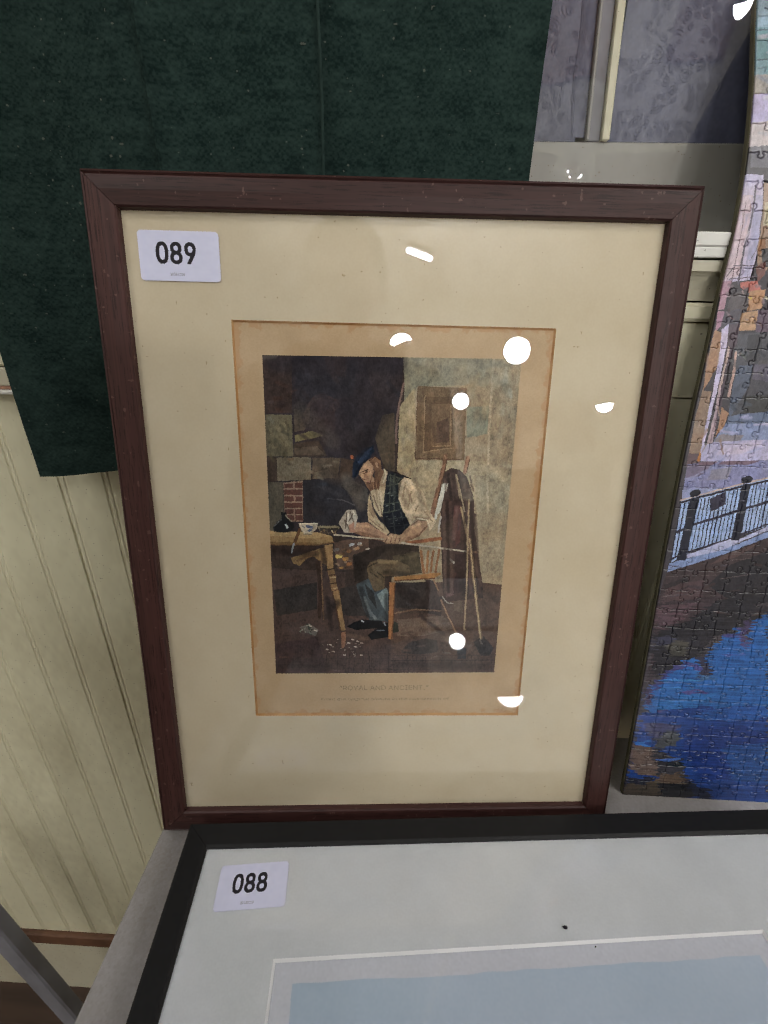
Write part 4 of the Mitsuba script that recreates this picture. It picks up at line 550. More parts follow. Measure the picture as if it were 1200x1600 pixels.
PUZZLE = [
    [0, 64, 60, 66, -1142, 7769, 360, 7766, 2148, -397, -31, -552], [0, 118, 146, 156, -56, 7767, 222, 7766, 245, 6989, -32, 6988],
    [0, 136, 158, 172, 7, 7664, 165, 7664, 175, 7368, 6, 7368], [0, 104, 136, 142, 12, 7358, 176, 7342, 182, 7122, 4, 7111], [8, 70, 84, 100, 61, 7521, 111, 7501],
    [7, 84, 104, 112, 7, 7342, 116, 7353], [7, 84, 104, 112, 14, 7101, 123, 7112], [0, 150, 144, 138, -32, 6988, 186, 6989, 196, 6831, -22, 6830],
    [0, 160, 150, 186, -33, 6834, 194, 6850, 223, 6606, -29, 6618], [0, 176, 166, 168, -29, 6622, 219, 6634, 242, 6444, -29, 6441],
    [0, 92, 90, 100, 11, 6442, 240, 6463, 260, 6291, 28, 6288], [0, 176, 168, 194, -87, 6235, 140, 6238, 216, 5621, 216, 5464, -17, 5435],
    [0, 188, 170, 180, -29, 6087, 79, 6088, 126, 5499, 0, 5448], [0, 158, 156, 186, 98, 6088, 159, 6089, 196, 5709, 209, 5488, 156, 5487],
    [8, 84, 76, 94, 92, 6158, 107, 5897, 99, 5708, 127, 5426], [3, 96, 72, 84, 32, 6041, 47, 5784, 52, 5666, 73, 5350],
    [3, 110, 98, 110, 157, 6147, 206, 5839, 199, 5680, 174, 5608], [4, 80, 70, 88, 53, 5570, 231, 5570], [4, 86, 76, 90, 17, 5485, 56, 5558],
    [3, 130, 122, 140, 181, 5536, 197, 5390], [3, 96, 82, 98, 22, 5467, 275, 5489], [0, 150, 124, 106, 150, 6177, 198, 6178, 345, 5563, 275, 5465, 205, 5704, 201, 5821],
    [0, 186, 176, 150, 181, 6032, 224, 6038, 261, 5869, 210, 5869], [0, 142, 100, 70, 207, 5762, 254, 5787, 277, 5681, 222, 5645],
    [0, 72, 68, 70, 241, 5692, 302, 5705, 345, 5563, 293, 5562], [0, 112, 74, 70, 234, 5561, 304, 5610, 324, 5502, 283, 5441],
    [0, 164, 126, 142, -7, 5448, 63, 5461, 61, 5343, 55, 5229, 9, 5222], [0, 176, 104, 96, 141, 5444, 277, 5459, 334, 5380, 262, 5347, 152, 5407],
    [0, 172, 132, 100, 234, 5378, 370, 5393, 370, 5242, 255, 5214], [0, 82, 76, 80, 101, 5344, 218, 5409, 259, 5252, 208, 5187, 80, 5236, 85, 5300],
    [0, 74, 74, 92, 74, 5204, 195, 5238, 242, 5188, 172, 5109, 80, 5094], [9, 180, 150, 60, 247, 5328, 262, 5322], [9, 190, 184, 160, 381, 5330, 396, 5324],
    [0, 120, 98, 110, 360, 5229, 441, 5230, 472, 5115, 363, 5113], [7, 170, 80, 110, 412, 5210, 439, 5211], [0, 158, 118, 140, 8, 5214, 75, 5208, 68, 5099, 23, 5043],
    [0, 78, 74, 84, 65, 5215, 242, 5226, 252, 5118, 176, 4959, 59, 5067], [0, 176, 140, 108, 215, 5203, 355, 5228, 364, 5066, 219, 5055],
    [0, 92, 76, 92, 347, 5228, 436, 5230, 483, 5052, 368, 5050], [0, 156, 120, 94, 18, 5066, 83, 5036, 92, 4997, 115, 4763, 33, 4535, 18, 4744, 11, 4987],
    [0, 138, 116, 100, 31, 4543, 110, 4537, 156, 4055, 130, 3964, 33, 3961, 22, 4318], [0, 96, 78, 84, 24, 3960, 122, 3963, 134, 3835, 31, 3832],
    [0, 176, 118, 66, 127, 3982, 146, 3982, 149, 3872, 121, 3899],
    [0, 188, 180, 208, 75, 5067, 126, 5115, 149, 4966, 159, 4614, 157, 3964, 137, 3973, 121, 4596, 100, 4893],
    [0, 172, 152, 160, 164, 4597, 169, 4747, 222, 4324, 231, 4039, 178, 4038, 185, 4367],
    [0, 82, 70, 80, 127, 5108, 220, 5117, 234, 4992, 198, 4732, 235, 4411, 240, 4121, 213, 4324, 169, 4780],
    [0, 180, 158, 152, 165, 4934, 187, 4911, 186, 4748, 189, 4598, 174, 4555, 169, 4747], [12, 176, 148, 140, 245, 4880, 265, 4733, 274, 4498],
    [0, 160, 122, 98, 237, 4403, 313, 4344, 300, 4212, 240, 4121, 250, 4237], [0, 76, 76, 84, 224, 5031, 513, 5061, 709, 4355, 334, 4327, 295, 4413, 295, 4617],
    [0, 84, 92, 110, 274, 4766, 414, 4778, 435, 4604, 339, 4310, 313, 4344], [0, 64, 64, 66, 410, 4502, 661, 4526, 706, 4364, 442, 4347],
    [0, 96, 102, 98, 282, 4864, 353, 4914, 440, 4900, 345, 4817], [8, 140, 134, 134, 268, 4856, 330, 4906], [0, 92, 88, 104, 422, 4778, 587, 4790, 633, 4626, 447, 4655],
    [0, 60, 60, 66, 309, 5025, 430, 5035, 465, 4901, 432, 4803, 349, 4801], [0, 126, 138, 174, 316, 4256, 453, 4339, 704, 4372, 773, 4101, 234, 4067, 256, 4130],
    [0, 96, 108, 134, 319, 4318, 451, 4348, 704, 4372, 732, 4268, 318, 4247], [0, 130, 124, 132, 251, 4112, 287, 4149, 499, 4146, 476, 4092, 243, 4067],
    [0, 172, 168, 200, 142, 4037, 241, 4076, 768, 4119, 814, 3930, 432, 3891, 154, 3891], [0, 184, 176, 202, 341, 4061, 688, 4089, 537, 3976, 276, 3950],
    [0, 128, 130, 170, 39, 3857, 808, 3927, 858, 3718, 614, 3679, 51, 3494], [0, 110, 100, 124, 40, 3852, 260, 3869, 236, 3798, 169, 3745, 46, 3721],
    [0, 112, 92, 108, 131, 3885, 714, 3914, 609, 3871, 147, 3851], [0, 142, 150, 188, 38, 3608, 485, 3644, 255, 3564, 51, 3494],
    [0, 132, 130, 150, 273, 3810, 460, 3846, 447, 3724, 255, 3708], [0, 150, 172, 210, 46, 3494, 604, 3679, 851, 3748, 964, 3284, 224, 2962, 68, 2856],
    [0, 46, 44, 66, 313, 3524, 455, 3602, 481, 3478, 359, 3400], [7, 184, 164, 156, 39, 3504, 207, 3557, 602, 3689, 849, 3758],
    [11, 38, 36, 52, 44, 3478, 230, 3542, 608, 3663, 856, 3728], [13, 40, 38, 56, 72, 3175, 208, 3256, 357, 3315, 586, 3408, 905, 3524],
    [10, 42, 40, 58, 52, 2889, 222, 2973, 598, 3130, 958, 3305], [6, 40, 38, 58, 51, 3458, 56, 3224, 56, 2917], [6, 40, 38, 58, 88, 3470, 94, 3236, 94, 2930],
    [5, 40, 38, 58, 126, 3483, 132, 3249, 134, 2944], [6, 40, 38, 58, 159, 3494, 166, 3261, 168, 2955], [5, 40, 38, 58, 197, 3506, 204, 3273, 207, 2968],
    [5, 40, 38, 58, 238, 3519, 245, 3287, 249, 2982], [5, 40, 38, 58, 273, 3531, 281, 3299, 286, 2995], [5, 40, 38, 58, 308, 3543, 316, 3311, 322, 3007],
    [6, 40, 38, 58, 344, 3554, 353, 3323, 360, 3020], [6, 40, 38, 58, 379, 3566, 389, 3335, 397, 3032], [5, 40, 38, 58, 416, 3578, 426, 3348, 434, 3045],
    [6, 40, 38, 58, 453, 3590, 463, 3360, 472, 3058], [4, 40, 38, 58, 486, 3601, 497, 3371, 506, 3070], [5, 40, 38, 58, 525, 3614, 536, 3385, 546, 3084],
    [6, 40, 38, 58, 560, 3625, 571, 3397, 582, 3096], [6, 40, 38, 58, 595, 3637, 607, 3409, 619, 3109], [6, 40, 38, 58, 629, 3648, 642, 3420, 654, 3121],
    [6, 40, 38, 58, 665, 3660, 678, 3432, 691, 3133], [5, 40, 38, 58, 703, 3672, 716, 3445, 730, 3147], [5, 40, 38, 58, 734, 3683, 748, 3456, 762, 3158],
    [5, 40, 38, 58, 774, 3696, 788, 3469, 803, 3172], [5, 40, 38, 58, 807, 3707, 822, 3481, 837, 3184], [5, 40, 38, 58, 842, 3718, 857, 3492, 873, 3196],
    [5, 40, 38, 58, 876, 3729, 892, 3504, 908, 3208], [0, 172, 176, 208, 198, 2939, 589, 3124, 698, 3134, 964, 3284, 974, 3242, 723, 3113, 545, 2997, 238, 2885],
    [0, 124, 142, 184, 49, 2844, 252, 2919, 553, 3008, 976, 3231, 992, 3167, 572, 2965, 45, 2743], [0, 30, 33, 48, 134, 3528, 219, 3542, 206, 2884, 116, 2880],
    [33, 28, 30, 42, 150, 3570, 187, 3582], [5, 66, 66, 78, 128, 3328, 177, 3335], [5, 66, 66, 78, 143, 3199, 197, 3207],
    [0, 30, 33, 48, 599, 3678, 675, 3691, 688, 3112, 608, 3109], [33, 28, 30, 42, 610, 3720, 646, 3731], [5, 66, 66, 78, 597, 3513, 645, 3520],
    [5, 66, 66, 78, 616, 3388, 669, 3395], [0, 62, 51, 54, 44, 2749, 572, 2965, 991, 3172, 1208, 2196, -56, 2136],
    [0, 42, 40, 46, 654, 2858, 1026, 3027, 1158, 2427, 732, 2465, 472, 2626], [0, 74, 58, 62, 58, 2608, 430, 2680, 444, 2325, 44, 2306],
    [0, 50, 44, 48, 37, 2607, 249, 2707, 278, 2663, 55, 2562], [0, 84, 66, 66, 574, 2954, 905, 3109, 700, 2937, 450, 2849], [3, 92, 82, 82, 53, 2698, 267, 2724],
    [3, 92, 82, 82, 391, 2724, 534, 2736], [3, 92, 82, 82, 582, 2698, 880, 2756], [3, 92, 82, 82, 56, 2493, 458, 2534], [3, 92, 82, 82, 573, 2959, 834, 2975],
    [3, 92, 82, 82, 67, 2800, 145, 2826], [3, 92, 82, 82, 645, 2902, 843, 2932], [0, 58, 48, 54, -5, 2401, 647, 2516, 528, 2048, 200, 1639, 28, 1443],
    [0, 78, 60, 68, 12, 2373, 407, 2420, 259, 2226, 46, 2084],
    [0, 38, 37, 44, 267, 2182, 652, 2487, 1103, 2536, 1159, 2282, 658, 2054, 525, 1778, 205, 1608, 86, 1509, 16, 2023],
    [0, 66, 64, 60, 184, 1971, 353, 1995, 395, 1832, 241, 1794], [0, 50, 50, 66, 26, 1964, 169, 2060, 250, 1975, 67, 1876],
    [0, 34, 86, 152, 210, 1577, 416, 1787, 525, 1778, 638, 1600, 619, 1843, 693, 2011, 872, 2167, 1017, 1968, 1004, 2217, 1143, 2353, 1401, 1170, 96, 1096, 43, 1349, 140, 1512],
    [0, 58, 60, 110, 96, 1447, 229, 1625, 421, 1757, 480, 1730, 250, 1580, 151, 1355], [0, 46, 48, 70, 518, 1777, 625, 1813, 691, 1603, 625, 1522, 566, 1627],
    [0, 58, 96, 140, 571, 1596, 771, 1607, 676, 1540, 569, 1534], [29, 62, 66, 124, 485, 1699, 541, 1687], [21, 62, 66, 120, 785, 2075, 873, 2094],
    [0, 70, 66, 112, 877, 2138, 946, 2185, 991, 1966, 929, 1948], [0, 60, 52, 84, 911, 2227, 992, 2274, 990, 2099, 965, 1965], [13, 60, 84, 150, 803, 1852, 973, 1861],
    [14, 70, 72, 130, 433, 1386, 675, 1399], [14, 60, 62, 110, 303, 1268, 447, 1308], [16, 52, 118, 178, 207, 1515, 566, 1550], [14, 50, 110, 172, 184, 1404, 398, 1431],
    [0, 38, 98, 164, 169, 1245, 495, 1342, 786, 1390, 734, 1228, 198, 1150], [0, 66, 58, 88, 40, 1412, 133, 1386, 145, 1227, 81, 1192],
    [0, 70, 60, 104, 110, 1097, 264, 1170, 300, 1124, 132, 1049], [0, 28, 58, 120, 55, 1094, 683, 1209, 1380, 1264, 1670, -67, -10, -181, 2, 525],
    [0, 32, 76, 144, 740, 1197, 1380, 1264, 1414, 1106, 934, 1046, 573, 1058], [0, 26, 50, 112, 591, 961, 1137, 993, 1463, 881, 1579, 349, 864, 233, 563, 644],
    [0, 30, 68, 128, 998, 720, 1485, 783, 1602, 246, 1167, 288], [0, 58, 60, 92, 75, 964, 475, 987, 515, 758, 237, 742],
    [0, 62, 66, 72, 237, 742, 365, 899, 509, 874, 518, 742, 270, 626], [0, 44, 92, 160, 16, 712, 206, 757, 189, 688, 38, 663],
    [0, 98, 84, 80, 1, 669, 224, 691, 266, 609, 353, 288, 154, 275, 10, 370], [0, 54, 54, 62, 250, 659, 550, 558, 636, 392, 709, 223, 353, 200],
    [20, 60, 94, 160, 362, 496, 512, 530], [18, 26, 40, 50, 482, 460, 605, 485], [0, 86, 72, 62, 334, 321, 588, 338, 666, 221, 593, 146, 359, 166],
    [0, 36, 40, 56, 2, 230, 314, 268, 362, 148, 15, 143], [0, 74, 66, 58, -13, 141, 396, 203, 416, -8, -2, -36], [0, 36, 38, 44, 399, 186, 751, 226, 903, 24, 419, -26],
    [0, 34, 40, 60, 698, 205, 905, 166, 1052, -2, 852, -15], [-8, 163, 155, 181, 71, 5956, 60, 5856], [-9, 170, 159, 183, 15, 5988, 14, 5902],
    [-4, 179, 174, 203, 30, 5924, 23, 5862], [-6, 184, 172, 194, 163, 5612, 173, 5573], [-6, 186, 179, 207, 126, 5630, 121, 5589],
    [-9, 159, 153, 180, 56, 5945, 67, 5894], [-5, 187, 176, 200, 8, 5975, 38, 5878], [-8, 159, 152, 180, -8, 5870, -29, 5837], [-7, 185, 179, 207, 62, 6074, 84, 6013],
    [-7, 161, 151, 174, 70, 6160, 43, 6091], [-7, 186, 175, 197, 106, 5824, 88, 5740], [-8, 174, 164, 189, 160, 5755, 145, 5718],
    [-4, 161, 154, 181, 171, 5571, 196, 5484], [-5, 172, 162, 186, 77, 5880, 44, 5830], [-14, 141, 124, 130, 50, 5357, 79, 5335],
    [-9, 128, 112, 120, 291, 5426, 318, 5415], [-8, 105, 84, 86, 131, 5162, 165, 5149], [-13, 97, 73, 72, 387, 5129, 408, 5099],
    [-8, 131, 111, 114, 259, 5156, 282, 5146], [-6, 155, 135, 140, 40, 5414, 54, 5403], [-12, 130, 109, 111, 276, 5421, 293, 5406],
    [-9, 88, 68, 72, 361, 5291, 375, 5279], [-7, 153, 131, 134, 307, 5177, 325, 5170], [-11, 127, 107, 112, 86, 5203, 126, 5171],
    [-7, 163, 138, 137, 177, 5378, 193, 5353], [-13, 79, 57, 60, 340, 5144, 364, 5113], [-8, 108, 92, 100, 177, 5407, 217, 5381],
    [-15, 117, 101, 109, 45, 5424, 81, 5410], [-16, 125, 108, 115, 365, 5313, 379, 5290], [-14, 78, 59, 63, 96, 5233, 106, 5211], [-18, 75, 82, 95, 446, 4439, 491, 4426],
    [-18, 75, 77, 85, 372, 4460, 455, 4407], [-10, 59, 57, 61, 334, 4439, 427, 4426], [-25, 78, 76, 80, 218, 4819, 285, 4749], [-9, 62, 66, 75, 382, 4884, 417, 4870],
    [-20, 97, 98, 105, 227, 4908, 276, 4895], [-21, 60, 61, 68, 270, 4911, 343, 4841], [-24, 49, 56, 69, 313, 4433, 367, 4380], [-22, 62, 63, 71, 506, 4941, 599, 4910],
    [-24, 81, 85, 94, 281, 4906, 346, 4866], [-19, 101, 98, 102, 494, 4713, 527, 4687], [-11, 92, 98, 110, 650, 4498, 726, 4420], [-22, 96, 93, 96, 475, 4801, 538, 4799],
    [-22, 64, 63, 67, 600, 4511, 647, 4502], [-13, 54, 57, 67, 412, 4908, 502, 4853], [-19, 77, 81, 91, 349, 4428, 428, 4374], [-14, 156, 129, 112, 84, 4902, 109, 4790],
    [-11, 158, 133, 118, 100, 4305, 68, 4212], [-18, 146, 119, 102, 153, 4190, 121, 4118], [-7, 162, 138, 125, 173, 4048, 154, 3978],
    [-12, 151, 125, 110, -5, 4950, -42, 4873], [-9, 166, 139, 122, 201, 4399, 235, 4324], [-12, 148, 117, 95, 291, 4105, 347, 3967],
    [-14, 142, 117, 103, -2, 4863, 22, 4747], [-16, 165, 163, 194, 284, 4179, 440, 4158], [-17, 146, 151, 188, 692, 4083, 825, 4149],
    [-20, 149, 152, 188, 467, 4307, 526, 4308], [-16, 165, 166, 200, 432, 4309, 487, 4332], [-19, 158, 162, 197, 661, 4261, 746, 4232],
    [-14, 169, 164, 192, 574, 4247, 701, 4261], [-13, 155, 160, 197, 551, 3976, 681, 4029], [-18, 174, 173, 204, 751, 3988, 881, 3932],
    [-14, 141, 141, 175, 48, 3706, 165, 3765], [-19, 123, 122, 154, 267, 3838, 395, 3857], [-12, 132, 132, 166, 188, 3698, 276, 3730],
    [-11, 124, 123, 155, 95, 3666, 138, 3700], [-18, 132, 138, 179, 760, 3670, 859, 3671], [-18, 131, 137, 178, 252, 3815, 356, 3914],
    [-11, 127, 128, 164, 263, 3637, 374, 3646], [-13, 126, 129, 167, 99, 3729, 235, 3740], [-14, 136, 141, 180, 187, 3785, 309, 3836],
    [-11, 133, 139, 179, 113, 3625, 208, 3629], [-8, 59, 52, 59, 742, 2719, 860, 2783], [-13, 68, 63, 72, 140, 2488, 267, 2519], [-12, 53, 44, 49, 181, 2282, 285, 2343],
    [-22, 67, 55, 57, 645, 2323, 744, 2302], [-21, 39, 33, 41, 743, 2621, 838, 2663], [-15, 67, 61, 70, 565, 2845, 628, 2845], [-24, 70, 63, 70, 1048, 2411, 1123, 2436],
    [-17, 40, 34, 43, 869, 2903, 928, 2976], [-21, 60, 46, 46, 450, 2589, 532, 2644], [-7, 69, 60, 66, 321, 2355, 380, 2408], [-17, 72, 59, 61, 210, 2557, 256, 2606],
    [-12, 69, 62, 69, 951, 2343, 1000, 2335], [-11, 70, 58, 60, 156, 2341, 242, 2389], [-11, 62, 50, 52, 680, 2560, 796, 2588], [-22, 71, 58, 58, 1034, 2336, 1091, 2334],
    [-23, 54, 47, 54, 306, 2605, 405, 2594], [-12, 41, 34, 40, 184, 2540, 286, 2604], [-10, 42, 35, 41, 323, 2513, 350, 2544], [-10, 47, 39, 44, 985, 2398, 1068, 2476],
    [-14, 66, 54, 56, 458, 2712, 498, 2751], [-15, 65, 51, 50, 396, 2778, 525, 2802], [-11, 65, 53, 55, 270, 2465, 327, 2467], [-15, 60, 47, 48, 895, 2870, 959, 2858],
    [-12, 54, 42, 44, 166, 2633, 207, 2642], [-13, 60, 51, 57, 397, 2874, 508, 2907], [-8, 72, 65, 72, 38, 2827, 183, 2802], [-22, 122, 127, 141, 21, 6973, 104, 6928],
    [-21, 154, 155, 167, 43, 7291, 82, 7295], [-16, 165, 160, 166, 85, 7586, 182, 7589], [-17, 164, 167, 180, 92, 7165, 187, 7150],
    [-17, 148, 147, 156, 65, 6543, 124, 6537], [-24, 157, 154, 162, 24, 7289, 84, 7296], [-20, 144, 140, 146, 192, 6608, 273, 6625],
    [-22, 175, 172, 180, 84, 6812, 188, 6794],
]

# ---------------------------------------------------------------- lamps of the hall (behind the camera; all but the added fill panels are mirrored in the glass)
def globe_lamp(c, r, label, lamp=LAMP, drop=0.5, tint=(1.0, 0.985, 0.965)):
    t = thing('globe_lamp', label, 'lamp', group='globe lamps of the hall')
    s = trimesh.creation.icosphere(subdivisions=3, radius=r); s.apply_translation(c)
    add('globe', s, 'm_bevel_white', t, smooth=True, emitter={'type': 'area', 'radiance': {'type': 'rgb', 'value': [lamp * k for k in tint]}})
    sg = 1 if drop > 0 else -1
    k = lathe([(0, 0), (r * 0.45, 0), (r * 0.45, r * 0.5), (r * 0.2, r * 0.75), (0.01, r * 0.8), (0.008, abs(drop)), (0, abs(drop))], 24)
    if sg < 0: k.vertices[:, 2] *= -1; k.invert()
    k.apply_translation((c[0], c[1], c[2] + sg * r * 0.93)); add('fitting', k, 'm_dark_metal', t, smooth=30)


def bowl_lamp(c, r, axis, label, lamp=LAMP, cut=0.0):
    """A half-round frosted bowl closed by a metal cover; axis points from the cover to the bowl's bottom."""
    t = thing('bowl_lamp', label, 'lamp', group='bowl lamps of the hall')
    a = np.linspace(0, math.pi / 2, 12); prof = [(0, -r)] + [(r * math.sin(x), -r * math.cos(x)) for x in a[1:]]
    axis = np.array(axis, float); axis /= np.linalg.norm(axis)
    R = trimesh.geometry.align_vectors([0, 0, -1], axis); R[:3, 3] = c
    b = lathe(prof, 32); b.apply_transform(R)
    add('bowl', b, 'm_bevel_white', t, smooth=True, emitter={'type': 'area', 'radiance': {'type': 'rgb', 'value': [lamp * k for k in (1.0, 0.985, 0.965)]}})
    k = lathe([(0, 0.001), (r * 1.04, 0.001), (r * 1.04, 0.012), (r * 0.3, 0.04), (0, 0.04)], 32); k.apply_transform(R); add('cover', k, 'm_dark_metal', t, smooth=30)


globe_lamp((1.914, -3.946, 1.680), 0.1240, 'right hand white glass globe lamp hanging in the hall behind the viewer')
globe_lamp((1.458, -4.297, 1.245), 0.0840, 'left hand smaller white glass globe lamp hanging in the hall behind the viewer')
bowl_lamp((0.746, -3.693, 1.611), 0.105, (-0.35, 0.0, 0.85), 'globe lamp behind the viewer, built as a cut bowl to match its half hidden reflection')  # a globe partly hidden by the shoulder; the cut is put into its shape
bowl_lamp((2.432, -3.279, 1.063), 0.068, (0.12, 0.0, -1.0), 'frosted bowl lamp hanging right of the globes in the hall')
t = thing('tube_lamp', 'short bright tube lamp under the hall ceiling', 'lamp')
p0, p1 = np.array([0.893, -4.318, 2.750]), np.array([1.055, -3.98, 2.52])
add('tube', trimesh.creation.cylinder(0.026, segment=[p0, p1], sections=16), 'm_bevel_white', t, smooth=40, emitter={'type': 'area', 'radiance': {'type': 'rgb', 'value': [9.0, 9.0, 9.2]}})
add('batten', trimesh.creation.cylinder(0.03, segment=[p0 + (0, 0, 0.07), p1 + (0, 0, 0.07)], sections=12), 'm_dark_metal', t, smooth=40)
for x, y, where in ((-1.2, -1.3, 'nearest to the table on the left'), (-1.5, -3.0, 'farther along the left wall'), (2.7, -1.3, 'nearest to the table on the right'), (3.2, -3.2, 'farther along the right wall')):  # unseen panels added to raise the ambient light
    t = thing('fill_panel', 'added unseen fill light panel ' + where, 'lamp', group='added fill light panels')
    d = box(x - 0.6, x + 0.6, y - 0.3, y + 0.3, 2.93, 2.945)
    add('diffuser', d, 'm_bevel_white', t, emitter={'type': 'area', 'radiance': {'type': 'rgb', 'value': [FILL * (1.55 if x > 0 else 0.85) * k for k in (1.0, 0.985, 0.955)]}})
    add('housing', box(x - 0.63, x + 0.63, y - 0.33, y + 0.33, 2.946, 2.998, 0.004), 'm_dark_metal', t)

# ---------------------------------------------------------------- the setting
add('floor', box(-3, 5, -6, 0.3, -1.0, -0.94), 'm_floor', kind='structure', label='dark brown floor under the table')
add('hall_ceiling', box(-3, 5, -6, 0.3, 3.0, 3.1), 'm_ceiling', kind='structure')
hw = thing('hall_wall', None, kind='structure')
add('plaster', box(-3.1, 5.1, -6.1, -6.0, -0.94, 3.0), 'm_hall_wall', hw); add('dado', box(-3.0, 5.0, -6.0, -5.97, -0.94, 0.15), 'm_hall_dado', hw)
add('dado_rail', box(-3.0, 5.0, -6.0, -5.94, 0.151, 0.21, 0.01), 'm_cream', hw)
for x0, x1, z0, z1 in ((0.5, 1.25, 0.9, 1.9), (1.95, 2.75, 0.7, 1.8), (3.2, 3.9, 0.9, 1.6), (-0.9, 0.0, 0.8, 1.7)):
    add('wall_panel', box(x0, x1, -6.0, -5.95, z0, z1, 0.01), 'm_brown_wood', hw)
hw = thing('hall_wall', None, kind='structure'); add('plaster', box(-3.1, -3.0, -6.0, 0.4, -0.94, 3.0), 'm_hall_wall', hw)
hw = thing('hall_wall', None, kind='structure'); add('plaster', box(5.0, 5.1, -6.0, 0.4, -0.94, 3.0), 'm_hall_wall', hw)

# boarded wall: beaded boards, mouldings, skirting
WB = 0.187
wall = thing('boarded_wall', 'cream painted wall of beaded boards with mouldings behind the table', kind='structure')
add('backing', box(-3.0, 5.0, 0.2, 0.26, -0.94, 0.50), 'm_cream', wall)


def board_mesh(x0, w, z0, z1, gap):
    """One upright board seen from -y: a round bead between two fine grooves at its left edge, a flat face, chamfered edges."""
    b = [(x0 + gap, 0.012), (x0 + gap, 0.0008), (x0 + gap + 0.0008, 0.0002)]
    c = x0 + gap + 0.0046
    b += [(c - 0.0024, 0.0008)] + [(c + 0.0021 * math.sin(a), 0.0014 - 0.0019 * math.cos(a)) for a in np.linspace(-1.2, 1.2, 7)]
    b += [(c + 0.0024, 0.0008), (c + 0.0036, 0.0002), (c + 0.0046, 0.0)]
    b += [(x0 + w - 0.0008, 0.0), (x0 + w, 0.0008), (x0 + w, 0.012)]
    zs = np.linspace(z0, z1, 90 if gap > 0.001 else 14); V, F, n = [], [], len(b)
    amp = 0.0011 if gap > 0.001 else 0.00015
    for z in zs:
        w1 = amp * (2 * meshkit.fbm(np.array([z * 38, x0 * 77, 1.0]), 4, 3) - 1)
        V += [(x + (w1 if k in (0, 1, 2) else 0), WB + y, z) for k, (x, y) in enumerate(b)]
    for k in range(len(zs) - 1):
        for q in range(n): a_, b_ = k * n + q, k * n + (q + 1) % n; F += [(a_, b_, b_ + n), (a_, b_ + n, a_ + n)]
    return trimesh.Trimesh(V, F, process=False)


pitch, x = 0.0535, -0.155 - 0.0535 * 13
while x < 1.1:
    gap = 0.0015 if abs(x + 0.155) < 1e-6 else 0.0003 + 0.0003 * random.random()
    add('board', board_mesh(x, pitch, -0.70, 0.425, gap), 'm_cream', wall)
    x = round(x + pitch, 6)
add('skirting_cap', box(-1.2, 2.0, 0.178, 0.2, -0.7375, -0.7015, 0.003), 'm_brown_wood', wall)
add('skirting', box(-1.2, 2.0, 0.183, 0.2, -0.94, -0.738, 0.001), 'm_cream_warm', wall)
# mouldings of the left run (under the cloth) and of the right run (between the frame and the puzzle)
add('moulding', box(-1.2, 0.31, 0.1735, 0.22, 0.4605, 0.520, 0.0015), 'm_white_rail', wall)
add('moulding', box(-1.2, 0.31, 0.1750, 0.22, 0.4410, 0.4590, 0.0025), 'm_cream', wall)
add('moulding', box(-1.2, 0.31, 0.1762, 0.22, 0.4215, 0.4398, 0.0012), 'm_cream_warm', wall)
add('moulding', box(-1.2, 0.31, 0.1775, 0.22, 0.4178, 0.4212, 0.0003), 'm_pink_wood', wall)
add('moulding', box(-1.2, 0.31, 0.1720, 0.22, 0.4135, 0.4176, 0.0012), 'm_white_rail', wall)
add('moulding', box(0.312, 2.0, 0.1720, 0.27, 0.5555, 0.5664, 0.0012), 'm_white_rail', wall)
add('moulding', box(0.312, 2.0, 0.1722, 0.27, 0.5472, 0.5552, 0.0008), 'm_white_rail', wall)
cove = [(0.1745, 0.5455), (0.27, 0.5455), (0.27, 0.5135), (0.1845, 0.5135)] + [(0.1845 - 0.010 * (1 - math.cos(a)), 0.5135 + 0.0235 * math.sin(a)) for a in np.linspace(0, math.pi / 2, 9)][1:]
add('moulding', along_x(cove, 0.312, 2.0), 'm_cream_warm', wall)
add('moulding', box(0.312, 2.0, 0.1790, 0.27, 0.4960, 0.5120, 0.003), 'm_cream', wall)
add('moulding', box(0.312, 2.0, 0.1850, 0.27, 0.4260, 0.4950, 0.001), 'm_cream', wall)

# papered wall above, set back
up = thing('papered_wall', 'blue-grey embossed papered wall above a cream rail', kind='structure')
add('wallpaper', box(-3.0, 0.386, 0.2500, 0.30, 0.6450, 3.0), 'm_wallpaper', up)
add('wallpaper', box(0.412, 5.0, 0.2500, 0.30, 0.6450, 3.0), 'm_wallpaper', up)
add('rail', box(-3.0, 5.0, 0.2480, 0.31, 0.50, 0.6445, 0.001), 'm_grey_rail', up, label='grey-cream rail under the blue-grey wallpaper')
SL = -0.073         # the upright strip is not quite plumb


def strip(name, x0, x1, y, z0, z1, m, r=0.0008):
    b = box(x0, x1, y, 0.31, z0, z1, r); b.vertices[:, 0] -= -SL * (b.vertices[:, 2] - 0.6468) * 1.0; add(name, b, m, up)


strip('bead', 0.3944, 0.3970, 0.2450, 0.645, 1.4, 'm_grey_rail')
strip('strip', 0.3971, 0.4078, 0.2485, 0.645, 1.4, 'm_grey_paint')
strip('bead', 0.4082, 0.4152, 0.2440, 0.645, 1.4, 'm_cream')
